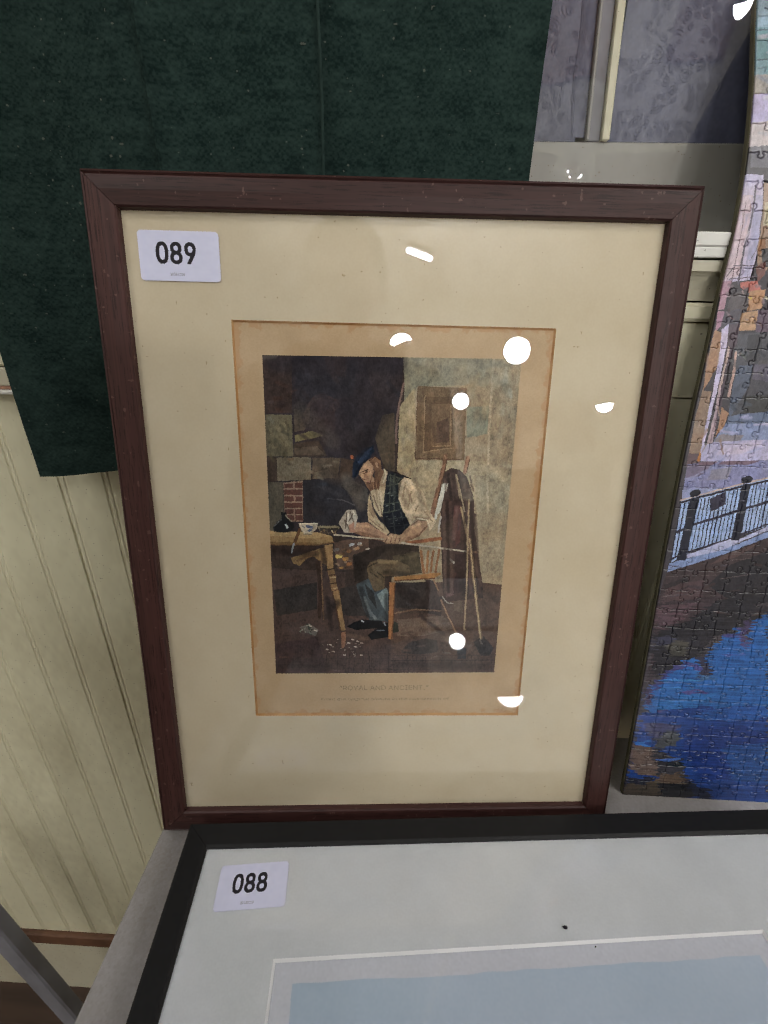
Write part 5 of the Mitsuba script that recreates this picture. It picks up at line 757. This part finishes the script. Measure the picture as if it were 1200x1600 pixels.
# a strip of the paper that has come loose and bulges beside the upright strip
zz = np.linspace(0.648, 1.0, 60); uu = np.linspace(0, 1, 9); V = []
for z in zz:
    wv = 0.0009 * math.sin(z * 90) + 0.0007 * math.sin(z * 41 + 1)
    xl, xr = 0.3815 + SL * (z - 0.6468) + wv - 0.002 * max(0, math.sin((z - 0.648) * 30)) * math.exp(-(z - 0.648) * 12), 0.3938 + SL * (z - 0.6468)
    for u in uu: V.append((xl + (xr - xl) * u, 0.2496 - 0.0013 * min(1.0, (z - 0.648) / 0.03) * math.sin(math.pi * u) ** 0.7 * (0.75 + 0.3 * math.sin(z * 60 + 4 * u)), z))
i, j = np.meshgrid(np.arange(len(zz) - 1), np.arange(8), indexing='ij'); a = (i * 9 + j).ravel()
add('loose_paper', trimesh.Trimesh(V, np.vstack([np.c_[a, a + 1, a + 10], np.c_[a, a + 10, a + 9]]), process=False), 'm_wallpaper', up, smooth=True, label='strip of loose wrinkled wallpaper beside the upright cream strip')

# clear film left hanging over the papered wall: its tilt and dents are shaped to place the lamp glints
xs, zs = np.linspace(0.338, 0.535, 160), np.linspace(0.592, 0.80, 160); X, Z = np.meshgrid(xs, zs)
Y = 0.2395 + 0.035 * (X - 0.43) - 0.155 * (Z - 0.592) - 0.0003 * (meshkit.noise(np.stack([X * 28.65, Z * 28.65, X * 0], -1), 573) - 0.5)
for cx, cz, dep, wx, wz in ((0.5182, 0.7514, 0.00115, 0.02365, 0.01009), (0.3845, 0.6090, 0.00214, 0.01327, 0.01106)):
    Y = Y - dep * np.exp(-((X - cx) / wx) ** 2 - ((Z - cz) / wz) ** 2)
i, j = np.meshgrid(np.arange(159), np.arange(159), indexing='ij'); a = (i * 160 + j).ravel()
add('clear_film', trimesh.Trimesh(np.c_[X.ravel(), Y.ravel(), Z.ravel()], np.vstack([np.c_[a, a + 1, a + 161], np.c_[a, a + 161, a + 160]]), process=False), 'm_glass', smooth=True, label='clear plastic film over the blue-grey wallpaper at top right', category='plastic film')

# ---------------------------------------------------------------- the person taking the picture (mirrored in the glass, shades its lower left)
from manifold3d import Manifold


def limb(joints):
    """Hulls of the spheres at neighbouring joints (x, y, z, radius)."""
    out = Manifold()
    for p, q in zip(joints[:-1], joints[1:]):
        out = out + Manifold.batch_hull([Manifold.sphere(r, 20).translate((x, y, z)) for x, y, z, r in (p, q)])
    return out


def smoothed(m, step, n=12):
    g = m.refine_to_length(step).to_mesh(); t = trimesh.Trimesh(g.vert_properties[:, :3], g.tri_verts); trimesh.smoothing.filter_taubin(t, iterations=n); return t


who = thing('person', 'person in a dark jacket holding up a phone in front of the pictures', 'person')
skin = limb([(0.195, -0.545, 0.815, 0.086), (0.195, -0.525, 0.775, 0.074), (0.197, -0.505, 0.735, 0.050), (0.197, -0.545, 0.68, 0.055), (0.197, -0.57, 0.60, 0.07)])
skin += limb([(0.195, -0.462, 0.782, 0.012), (0.195, -0.446, 0.765, 0.013)])
for sx in (-1, 1):
    skin += limb([(0.195 + sx * 0.083, -0.545, 0.80, 0.016), (0.195 + sx * 0.084, -0.548, 0.77, 0.011)])
    wx = 0.235 + sx * 0.105
    skin += limb([(0.20 + sx * 0.165, -0.46, 0.38, 0.036), (wx, -0.375, 0.43, 0.026), (wx - sx * 0.012, -0.345, 0.462, 0.027), (wx - sx * 0.02, -0.325, 0.488, 0.024)])
    for k in range(4):
        z = 0.458 + 0.017 * k; skin += limb([(wx - sx * 0.014, -0.338, z, 0.0095), (wx - sx * 0.024, -0.325 - 0.002 * k, z + 0.004, 0.0085), (wx - sx * 0.040, -0.330, z + 0.005 - 0.003 * k, 0.0075)])
    skin += limb([(wx - sx * 0.005, -0.352, 0.47, 0.012), (wx - sx * 0.025, -0.358, 0.492, 0.010), (wx - sx * 0.045, -0.342, 0.505, 0.009)])
add('body', smoothed(skin, 0.008, 6), 'm_skin', who, smooth=True)
hair = Manifold.sphere(0.096, 40).scale((1, 1.06, 1.08)).translate((0.195, -0.553, 0.832)) - Manifold.cube((0.4, 0.2, 0.3)).translate((0.0, -0.488, 0.60)) - Manifold.cube((0.4, 0.4, 0.2)).translate((0.0, -0.7, 0.57))
add('hair', smoothed(hair, 0.012, 6), 'm_hair', who, smooth=True)
jk = limb([(0.03, -0.585, 0.565, 0.075), (0.365, -0.585, 0.565, 0.075)]) + Manifold.batch_hull([Manifold.sphere(0.09, 24).translate(q) for q in ((0.07, -0.58, 0.53), (0.325, -0.58, 0.53), (0.09, -0.58, 0.05), (0.305, -0.58, 0.05), (0.12, -0.60, 0.60), (0.275, -0.60, 0.60))])
for sx in (-1, 1):
    jk += limb([(0.197 + sx * 0.17, -0.585, 0.565, 0.075), (0.20 + sx * 0.205, -0.545, 0.33, 0.056), (0.20 + sx * 0.165, -0.46, 0.38, 0.047), (0.235 + sx * 0.118, -0.395, 0.42, 0.040)])
add('jacket', smoothed(jk, 0.02), 'm_jacket', who, smooth=True)
tr = Manifold.batch_hull([Manifold.sphere(0.10, 24).translate(q) for q in ((0.11, -0.58, 0.06), (0.285, -0.58, 0.06), (0.10, -0.58, -0.06), (0.295, -0.58, -0.06))])
for sx in (-1, 1): tr += limb([(0.197 + sx * 0.09, -0.58, -0.06, 0.095), (0.197 + sx * 0.10, -0.57, -0.45, 0.066), (0.197 + sx * 0.10, -0.60, -0.86, 0.05)])
add('trousers', smoothed(tr, 0.025), 'm_hair', who, smooth=True)
for sx in (-1, 1): add('shoe', smoothed(limb([(0.197 + sx * 0.10, -0.62, -0.895, 0.043), (0.197 + sx * 0.11, -0.50, -0.905, 0.035), (0.197 + sx * 0.115, -0.42, -0.912, 0.028)]), 0.02), 'm_jacket', who, smooth=True)
add('phone', box(0.195, 0.275, -0.3265, -0.3185, 0.438, 0.600, 0.003), 'm_dark_metal', label='dark phone held up in both hands', category='phone')

# ---------------------------------------------------------------- table
tb = thing('table', 'grey topped table carrying both pictures and the puzzle', 'table')
TOP, BOXTOP = -0.0072, 0.424
add('tabletop', box(-0.0045, 1.7, -1.3, 0.150, TOP - 0.03, TOP, 0.002), 'm_table', tb)
for x, y in ((0.06, 0.08), (0.06, -1.2), (1.6, 0.08), (1.6, -1.2)):
    add('leg', box(x - 0.025, x + 0.025, y - 0.025, y + 0.025, -0.94, TOP - 0.031, 0.003), 'm_grey_paint', tb)
# an unseen box added at the front of the table: it cuts the lamp that is mirrored by way of the lower glass
wb = thing('lamp_blocker_box', 'added unseen box on the table that cuts a lamp reflection', 'box')
for q in ((0.74, 1.16, -1.098, -1.086), (0.74, 1.16, -1.262, -1.250), (0.74, 0.752, -1.249, -1.099), (1.148, 1.16, -1.249, -1.099)):
    add('side', box(*q, TOP + 0.001, BOXTOP, 0.002), 'm_brown_wood', wb)
add('bottom', box(0.753, 1.147, -1.249, -1.099, TOP + 0.001, TOP + 0.012), 'm_brown_wood', wb)
# grey strut of a neighbouring stand, left of the table
a, b = np.array([-0.3575, 0.055, -0.3070]), np.array([-0.2965, 0.055, -0.7500])
st = box(-0.0165, 0.0165, -0.011, 0.011, -0.50, 0.225, 0.003); d = (a - b) / np.linalg.norm(a - b)
M = np.eye(4); M[:3, 0] = np.cross([0, 1, 0], d); M[:3, 1] = (0, 1, 0); M[:3, 2] = d; M[:3, 3] = (a + b) / 2; st.apply_transform(M)
add('grey_strut', st, 'm_grey_paint', label='grey slanting wooden strut beside the table at bottom left', category='strut')

# ---------------------------------------------------------------- green cloth hung on the wall
cl = thing('green_cloth', 'dark green velvet cloth hanging on the wall behind the picture', 'cloth')


def cloth_y(x):
    return 0.1475 + (x + 0.135) / 0.467 * 0.0205


SURF = {}


def cloth_panel(x0, x1, hem, off, seed, crease=None, curl=0.0):
    xs, zs = x0 + (x1 - x0) * np.sort(np.r_[np.linspace(0, 1, 170), 1 - np.geomspace(0.0006, 0.02, 10)]), np.linspace(0.0, 1.0, 110); V = []
    X, Z = np.meshgrid(xs, zs); u = (X - x0) / (x1 - x0)
    bot = hem(u) if callable(hem) else hem
    Zw = bot + Z * (1.15 - bot)
    P = np.stack([X * 22, Zw * 6, np.full_like(X, seed)], -1)
    Y = cloth_y(X) + off - 0.0040 * np.sin(X * 52 + 1.5 * np.sin(Zw * 4)) - 0.0045 * (meshkit.fbm(P, 3, seed) - 0.5) - 0.0012 * (meshkit.fbm(P * 5, 3, seed + 3) - 0.5)
    if crease is not None:
        cx, sl = crease; dxx = X - (cx + sl * (0.70 - Zw)); Y = Y - 0.0042 * np.exp(-(dxx / 0.0030) ** 2) - 0.0030 * np.clip(dxx / 0.002, 0, 1) * np.exp(-np.abs(dxx) / 0.06)
    Y = Y - curl * np.exp(-((1 - u) / 0.012) ** 2)
    Xw = X + 0.0016 * (meshkit.noise(np.stack([Zw * 14, u * 0, np.full_like(X, seed)], -1), 5) - 0.5) * (np.abs(u - 0.5) * 2) ** 6
    Xw[:, -1] += 0.0
    SURF[seed] = (Xw, Y, Zw)
    V = np.c_[Xw.ravel(), Y.ravel(), Zw.ravel()]; n = 180
    i, j = np.meshgrid(np.arange(109), np.arange(179), indexing='ij'); a = (i * n + j).ravel()
    F = np.vstack([np.c_[a, a + 1, a + n + 1], np.c_[a, a + n + 1, a + n]])
    B = V + (0, 0.0016, 0); k = len(V); F2 = F[:, ::-1] + k      # the cloth's own thickness, closed along the rim
    rim = np.r_[np.arange(n), np.arange(1, 110) * n + n - 1, 109 * n + np.arange(n - 2, -1, -1), np.arange(108, 0, -1) * n]
    r2 = np.roll(rim, -1); F3 = np.vstack([np.c_[rim, r2 + k, r2], np.c_[rim, rim + k, r2 + k]])
    return trimesh.Trimesh(np.vstack([V, B]), np.vstack([F, F2, F3]), process=False)


add('panel', cloth_panel(-0.1352, 0.1662, lambda u: 0.3372 + 0.0075 * np.clip(u / 0.3, 0, 1) - 0.0010 * np.sin(u * 9), -0.0045, 11, crease=(0.0375, 0.014), curl=0.0030), 'm_velvet', cl, smooth=60)
add('panel', cloth_panel(0.150, 0.3323, 0.346, 0.0004, 23), 'm_velvet', cl, smooth=60)

# the edge of the upper panel, its fold highlight put into a lighter colour, and the raised seam on it
Xw, Yw, Zw = SURF[11]


def limb_tube(points, r, sides=6):
    P = np.asarray(points, float); ang = np.arange(sides) * 2 * math.pi / sides; V = []
    for p in P: V += [(p[0] + r * math.cos(t), p[1] + r * math.sin(t), p[2]) for t in ang]
    F = []
    for k in range(len(P) - 1):
        for q in range(sides): a_, b_ = k * sides + q, k * sides + (q + 1) % sides; F += [(a_, b_, b_ + sides), (a_, b_ + sides, a_ + sides)]
    return trimesh.Trimesh(V, F, process=False)


add('edge_highlight', limb_tube(np.c_[Xw[:, -1], Yw[:, -1], Zw[:, -1]], 0.0012), 'm_velvet_highlight', cl, smooth=60)
pts = []
for k in range(len(Zw)):
    cx = 0.0375 + 0.014 * (0.70 - Zw[k, 0]); q = int(np.argmin(np.abs(Xw[k] - cx))); pts.append((cx, Yw[k, q] - 0.0002, Zw[k, q]))
add('seam', limb_tube(pts, 0.0009), 'm_velvet', cl, smooth=60)

# ---------------------------------------------------------------- the brown framed picture
BASE = local((0, 0, 0), (0.9976, 0.0694, 0), (-0.0131, 0.1884, 0.9820), np.cross((0.9976, 0.0694, 0), (-0.0131, 0.1884, 0.9820)))
TB = T(BASE.tolist()); W, H = 0.470, 0.604
pic = thing('framed_print', 'brown wooden framed print in a wide cream mount leaning on the wall', 'picture')
prof = [(0.0012, -0.017), (0.0, -0.0035), (0.0034, 0.0020), (0.0046, 0.0010), (0.0056, 0.0026), (0.0150, 0.0034), (0.0250, 0.0026), (0.0262, 0.0012), (0.0266, -0.0050), (0.0230, -0.0056), (0.0230, -0.017)]
WO, HO = W + 0.004, H + 0.0045
FB = BASE @ local((-0.002, -0.003, 0), (1, 0, 0), (0, 1, 0), (0, 0, 1))
for i, (side, L) in enumerate((('bottom', WO), ('top', WO), ('left', HO), ('right', HO))):
    m, uv = mitre_rail(prof, L); add('rail', m, f'm_mahogany_{i}', pic, to=rail_to(FB, WO, HO, side), uv=uv + 0.37 * i)
g = sheet(0.0215, W - 0.0215, 0.0215, H - 0.0215, -0.0038); add('glass', g, 'm_glass', pic, to=TB)
win = [(0.1024, 0.1335), (0.3665, 0.1318), (0.3672, 0.5006), (0.1024, 0.5026)]


def mount(outer, hole, z, bev, depth):
    """Mount board with a bevelled window: (face, bevel)."""
    f = prism(Polygon(outer, [hole]), z - 0.0002, z)
    big = np.array(hole, float); c = big.mean(0); small = np.array([q + np.sign(c - q) * bev for q in big])
    V, F = [], []
    for i in range(4):
        j = (i + 1) % 4; k = len(V); V += [(*big[i], z), (*big[j], z), (*small[j], z - depth), (*small[i], z - depth)]; F += [(k, k + 1, k + 2), (k, k + 2, k + 3)]
    return f, trimesh.Trimesh(V, F, process=False)


f, bv = mount([(0.0205, 0.0205), (W - 0.0205, 0.0205), (W - 0.0205, H - 0.0205), (0.0205, H - 0.0205)], win, -0.0044, 0.0014, 0.0018)
mk = add('mount', f, 'm_mat', pic, to=TB, uv=f.vertices[:, :2]); add('bevel', bv, 'm_bevel', mk, to=TB, label='browned bevel of the mount window')


@lambda fn: fn()
def print_fn():
    art = drawing(PRINT, 0.80, lin(64, 53, 49), 0.00040, 0.6, 0.0005, 0.12)
    def fn(p, n, uv):
        a = fbm(uv.x * 40, uv.y * 40, 3.0, 4); b = fbm(uv.x * 1000, uv.y * 1000, 1.0, 2)
        paper = mix(lin(190, 168, 138), lin(176, 152, 120), dr.clip(a * 1.1 + (b - 0.5) * 0.6, 0, 1))
        # rust-brown acid stain of the old paper, ragged, along the mount's edge
        e = dr.minimum(dr.minimum(uv.x - 0.1034, 0.3660 - uv.x), dr.minimum(uv.y - 0.1335, 0.5010 - uv.y))
        stain = smoothstep(0.42, 0.6, fbm(uv.x * 160, uv.y * 160, 9.0, 4) + 0.12 - e * 60)
        paper = mix(paper, lin(172, 122, 74), stain * 0.4)
        inside = (uv.x > 0.1239 + (uv.y - 0.18) * 0.0054) & (uv.x < 0.3392 + (uv.y - 0.18) * 0.0057) & (uv.y > 0.1798) & (uv.y < 0.4762)
        return dr.select(inside, art(p, n, uv), paper)
    return fn


scene['m_print'] = col(print_fn, 0.85, specular=0.15)
s = sheet(0.098, 0.371, 0.128, 0.507, -0.0063); pr = add('print', s, 'm_print', pic, to=TB, uv=s.vertices[:, :2], label='old coloured print of a bonneted man at a table by a chimney')


def lettering(text, height, width, x, y, z, weight=0.0, slant=0.0, center=True):
    """Printed text; weight thickens the strokes (in metres)."""
    t = meshkit.text_mesh(text, 0.1, 0.001); s = height / 0.1
    tri = t.triangles[t.face_normals[:, 2] > 0.5][:, :, :2]; tri = tri - [t.bounds[0][0], 0]; sx = width / (t.bounds[1][0] - t.bounds[0][0])
    g = union_all([Polygon(q * (sx, s)).buffer(1e-7) for q in tri]).buffer(weight, quad_segs=3)
    m = trimesh.util.concatenate([prism(q, 0, 0.00004) for q in getattr(g, 'geoms', [g])])
    m.vertices[:, 0] += slant * m.vertices[:, 1]; m.apply_translation((x - (width / 2 if center else 0), y, z)); return m


add('caption', lettering('\u201cROYAL AND ANCIENT.\u201d', 0.0050, 0.088, 0.2300, 0.1608, -0.00626), 'm_ink_faint', pr, to=TB)
add('caption', lettering('From the original picture in the possession of', 0.0026, 0.128, 0.2310, 0.1493, -0.00626, slant=0.25), 'm_ink_faint', pr, to=TB)

# lot stickers on the glass
def sticker(base, x, y, rot, number, label, lift):
    """x, y: top left corner in the picture's own frame."""
    t = thing('lot_sticker', label, 'sticker')
    w, h, r = 0.0617, 0.0355, 0.0030
    M = T((base @ local((x, y, lift), (math.cos(rot), math.sin(rot), 0), (-math.sin(rot), math.cos(rot), 0), (0, 0, 1))).tolist())
    add('label_paper', prism(sbox(r, -h + r, w - r, -r).buffer(r, quad_segs=6), 0, 0.00045), 'm_sticker', t, to=M)
    add('number', lettering(number, 0.0142, 0.0298, 0.0285, -0.0226, 0.00049, weight=0.00058), 'm_ink', t, to=M)
    add('small_print', lettering('20261018', 0.0018, 0.0112, 0.0284, -0.0315, 0.00049, weight=0.00004), 'm_ink_grey', t, to=M)


sticker(BASE, 0.0352, 0.5657, -0.0053, '089', 'white sticker printed 089 at the top left of the cream mount', -0.00365)

# ---------------------------------------------------------------- the black framed picture lying on the table
e8x, e8y = np.array([0.9968, 0.0802, 0.0]), np.array([-0.0802, 0.9967, 0.0120])
B8 = local((0.0633, -0.0336, 0.0285), e8x, e8y, np.cross(e8x, e8y)); T8 = T(B8.tolist())
blk = thing('black_framed_picture', 'black framed picture with a wide white mount lying flat on the table', 'picture')
W8, H8, RW = 0.602, 0.60, 0.0225
F8 = B8 @ local((-RW, -H8 + RW + 0.0010, 0), (1, 0, 0), (0, 1, 0), (0, 0, 1))
prof8 = [(0.0, -0.030), (0.0, 0.0022), (0.0012, 0.0034), (0.0200, 0.0034), (0.0212, 0.0026), (RW, 0.0018), (RW, -0.0014), (0.018, -0.0016), (0.018, -0.030)]
for i, (side, L) in enumerate((('top', W8), ('left', H8), ('right', H8), ('bottom', W8))):
    m, uv = mitre_rail(prof8, L); add('rail', m, 'm_black', blk, to=rail_to(F8, W8, H8, side), uv=uv)
add('glass', sheet(-0.002, W8 - 2 * RW + 0.002, -H8 + 2 * RW, 0.002, 0.0), 'm_glass', blk, to=T8)
hole = [(0.0776, -0.4800), (0.4920, -0.4730), (0.4920, -0.0745), (0.0776, -0.0818)]
f, bv = mount([(-0.003, -H8 + 2 * RW), (W8 - 2 * RW + 0.003, -H8 + 2 * RW), (W8 - 2 * RW + 0.003, 0.003), (-0.003, 0.003)], hole, -0.0006, 0.0019, 0.0020)
mk = add('mount', f, 'm_mat_white', blk, to=T8); add('bevel', bv, 'm_bevel_white', mk, to=T8, label='bright white bevel of the mount window')


def wash(p, n, uv):
    a = fbm(uv.x * 9, uv.y * 14, 2.0, 4); b = fbm(uv.x * 500, uv.y * 500, 1.0, 2)
    edge = (noise(uv.x * 60, uv.y * 60, 4.0) - 0.5) * 0.002
    inside = (uv.x > 0.0945 + edge) & (uv.x < 0.4770 + edge) & (uv.y < -0.0965 + (uv.x - 0.0945) * 0.0165 + edge)
    art = mix(lin(164, 180, 196), lin(178, 190, 204), dr.clip(a * 1.4 - 0.2 + (b - 0.5) * 0.4, 0, 1))
    return dr.select(inside, art, mix(lin(196, 198, 206), lin(188, 190, 198), b))


scene['m_wash'] = col(wash, 0.9, specular=0.1)
s = sheet(0.07, 0.50, -0.49, -0.065, -0.0032); add('print', s, 'm_wash', blk, to=T8, uv=s.vertices[:, :2], label='pale blue-grey print under the white mount')
sticker(B8, 0.0183, -0.0139, 0.0409, '088', 'white sticker printed 088 at the corner of the white mount', 0.0002)
fl = trimesh.creation.icosphere(subdivisions=2, radius=1.0); fl.vertices *= (0.0016, 0.0011, 0.0009); fl.vertices += 0.00025 * rng.normal(size=fl.vertices.shape)
wng = trimesh.creation.icosphere(subdivisions=1, radius=1.0); wng.vertices *= (0.0014, 0.0003, 0.0003); wng.apply_translation((-0.0016, 0.0007, 0.0))
fl = trimesh.util.concatenate([fl, wng]); fl.apply_translation((0.3216, -0.0688, 0.0010)); add('dead_fly', fl, 'm_ink', to=T8, label='tiny dead fly on the white mount', category='insect')
sp = trimesh.creation.icosphere(subdivisions=1, radius=0.0006); sp.apply_translation((0.3417, -0.0822, 0.0006)); add('dust_speck', sp, 'm_ink', to=T8, label='dark dust speck at the edge of the white mount window', category='speck')

# ---------------------------------------------------------------- jigsaw puzzle glued on a bowed board
PROF = np.array([(0.0698, TOP), (0.1018, 0.1541), (0.1296, 0.2919), (0.1506, 0.4163), (0.1572, 0.4724), (0.1642, 0.5240), (0.1674, 0.5624), (0.1746, 0.5991), (0.1994, 0.6712), (0.2149, 0.7036), (0.2280, 0.7314), (0.2420, 0.7640)])
SP = np.r_[0, np.cumsum(np.hypot(*np.diff(PROF, axis=0).T))]
from scipy.interpolate import PchipInterpolator
FY, FZ = PchipInterpolator(SP, PROF[:, 0]), PchipInterpolator(SP, PROF[:, 1])
XL = 0.5064


def bend(P):
    """(u across, s up the board, h out of it) -> the place."""
    P = np.asarray(P, float); s = np.clip(P[:, 1], 0, SP[-1]); ty, tz = FY(s, 1), FZ(s, 1); l = np.hypot(ty, tz)
    return np.c_[XL + P[:, 0], FY(s) - P[:, 2] * tz / l, FZ(s) + P[:, 2] * ty / l]


puz = thing('jigsaw_puzzle', 'finished canal jigsaw puzzle glued on a bowed board right of the framed print', 'puzzle')
BWID, SH = 0.56, SP[-1] - 0.002
nS = 48; ss = np.linspace(0, SH, nS); V, F = [], []
for s_ in ss:
    V += [(-0.0008, s_, -0.0062), (-0.0008, s_, -0.0018), (BWID, s_, -0.0018), (BWID, s_, -0.0062)]
for i in range(nS - 1):
    for j in range(4): a, b = 4 * i + j, 4 * i + (j + 1) % 4; F += [(a, b, b + 4), (a, b + 4, a + 4)]
F += [(0, 2, 1), (0, 3, 2), (4 * nS - 4, 4 * nS - 3, 4 * nS - 2), (4 * nS - 4, 4 * nS - 2, 4 * nS - 1)]
add('backing_board', trimesh.Trimesh(bend(V), F, process=False), 'm_board', puz, smooth=40)
pf = drawing(PUZZLE, 1.03, lin(60, 56, 60), 0.0005, 0.4, 0.0006, 0.05, 1.0)
scene['m_puzzle'] = col(pf, 0.33, lambda p, n, uv: fbm(uv.x * 800, uv.y * 800, 2.0, 2), 0.00006, eps=3e-4, specular=0.5)
CW, RH = 0.0212, 0.02135
NR, NC = int(SH / RH), 26
jr = random.Random(21)
node = {(r, c): (c * CW + (jr.uniform(-.0009, .0009) if 0 < c else 0), r * RH + (jr.uniform(-.0009, .0009) if 0 < r else 0)) for r in range(NR + 1) for c in range(NC + 1)}


def knob(p, q):
    """The cut from p to q with one knob to either side."""
    p, q = np.array(p), np.array(q); d = q - p; n = np.array([-d[1], d[0]]) * jr.choice((-1, 1)); m = 0.5 + jr.uniform(-.07, .07); k = jr.uniform(.9, 1.1)
    sh = [(0, 0), (m - .26, .03 * k), (m - .09, -.01), (m - .065, .06), (m - .125, .14 * k), (m - .10, .22 * k), (m, .255 * k), (m + .10, .22 * k), (m + .125, .14 * k), (m + .065, .06), (m + .09, -.01), (m + .26, .03 * k), (1, 0)]
    return [tuple(p + d * a + n * b) for a, b in sh]


hor = {(r, c): (knob(node[r, c], node[r, c + 1]) if 0 < r < NR else [node[r, c], node[r, c + 1]]) for r in range(NR + 1) for c in range(NC)}
ver = {(r, c): (knob(node[r, c], node[r + 1, c]) if 0 < c < NC else [node[r, c], node[r + 1, c]]) for r in range(NR) for c in range(NC + 1)}


def piece(r, c):
    o = hor[r, c][:-1] + ver[r, c + 1][:-1] + hor[r + 1, c][::-1][:-1] + ver[r, c][::-1][:-1]
    top = Polygon(o).buffer(0).buffer(-0.00018, join_style=2); tin = top.buffer(-0.00042, join_style=2, single_sided=False)
    if top.geom_type != 'Polygon': top = max(top.geoms, key=lambda g: g.area)
    P = np.array(top.exterior.coords)[:-1]
    if Polygon(P).exterior.is_ccw is False: P = P[::-1]
    d0, d1 = P - np.roll(P, 1, 0), np.roll(P, -1, 0) - P
    nn = lambda d: np.c_[-d[:, 1], d[:, 0]] / np.maximum(np.linalg.norm(d, axis=1, keepdims=True), 1e-9)
    b = nn(d0) + nn(d1); b /= np.maximum(np.linalg.norm(b, axis=1, keepdims=True), .35); I = P + b * 0.0008
    v2, f2 = trimesh.creation.triangulate_polygon(Polygon(P), engine='earcut')
    n = len(P); tilt = np.array([jr.uniform(-.009, .009), jr.uniform(-.016, .016)]); cen = P.mean(0); lift = jr.uniform(-.00012, .00012)
    hh = lambda Q, h: np.c_[Q, h + lift + (Q - cen) @ tilt]
    V3 = np.vstack([hh(I, 0.0), hh(P, -0.00036), np.c_[P, np.full(n, -0.0019)]])
    idx = np.array([int(np.argmin(((P - w) ** 2).sum(1))) for w in v2]); Ft = idx[f2]
    i = np.arange(n); j = (i + 1) % n
    Fs = np.vstack([np.c_[i, i + n, j + n], np.c_[i, j + n, j], np.c_[i + n, i + 2 * n, j + 2 * n], np.c_[i + n, j + 2 * n, j + n]])
    e1, e2 = V3[Ft[:, 1], :2] - V3[Ft[:, 0], :2], V3[Ft[:, 2], :2] - V3[Ft[:, 0], :2]
    neg = e1[:, 0] * e2[:, 1] - e1[:, 1] * e2[:, 0] < 0; Ft[neg] = Ft[neg][:, ::-1]
    return trimesh.Trimesh(bend(V3), np.vstack([Ft, Fs]), process=False), V3[:, :2]


rest = []
cells = sorted(((r, c) for r in range(NR) for c in range(NC)), key=lambda q: q[1] * CW - 0.155 * (1 - q[0] / NR))
singles = set(cells[:290])
for r in range(NR):
    for c in range(NC):
        m, uv = piece(r, c)
        if (r, c) in singles: add('puzzle_piece', m, 'm_puzzle', puz, uv=uv)
        else: rest.append((m, uv))
add('puzzle_pieces_beyond', trimesh.util.concatenate([m for m, _ in rest]), 'm_puzzle', puz, uv=np.vstack([u for _, u in rest]), kind='stuff', label='the puzzle pieces further right')
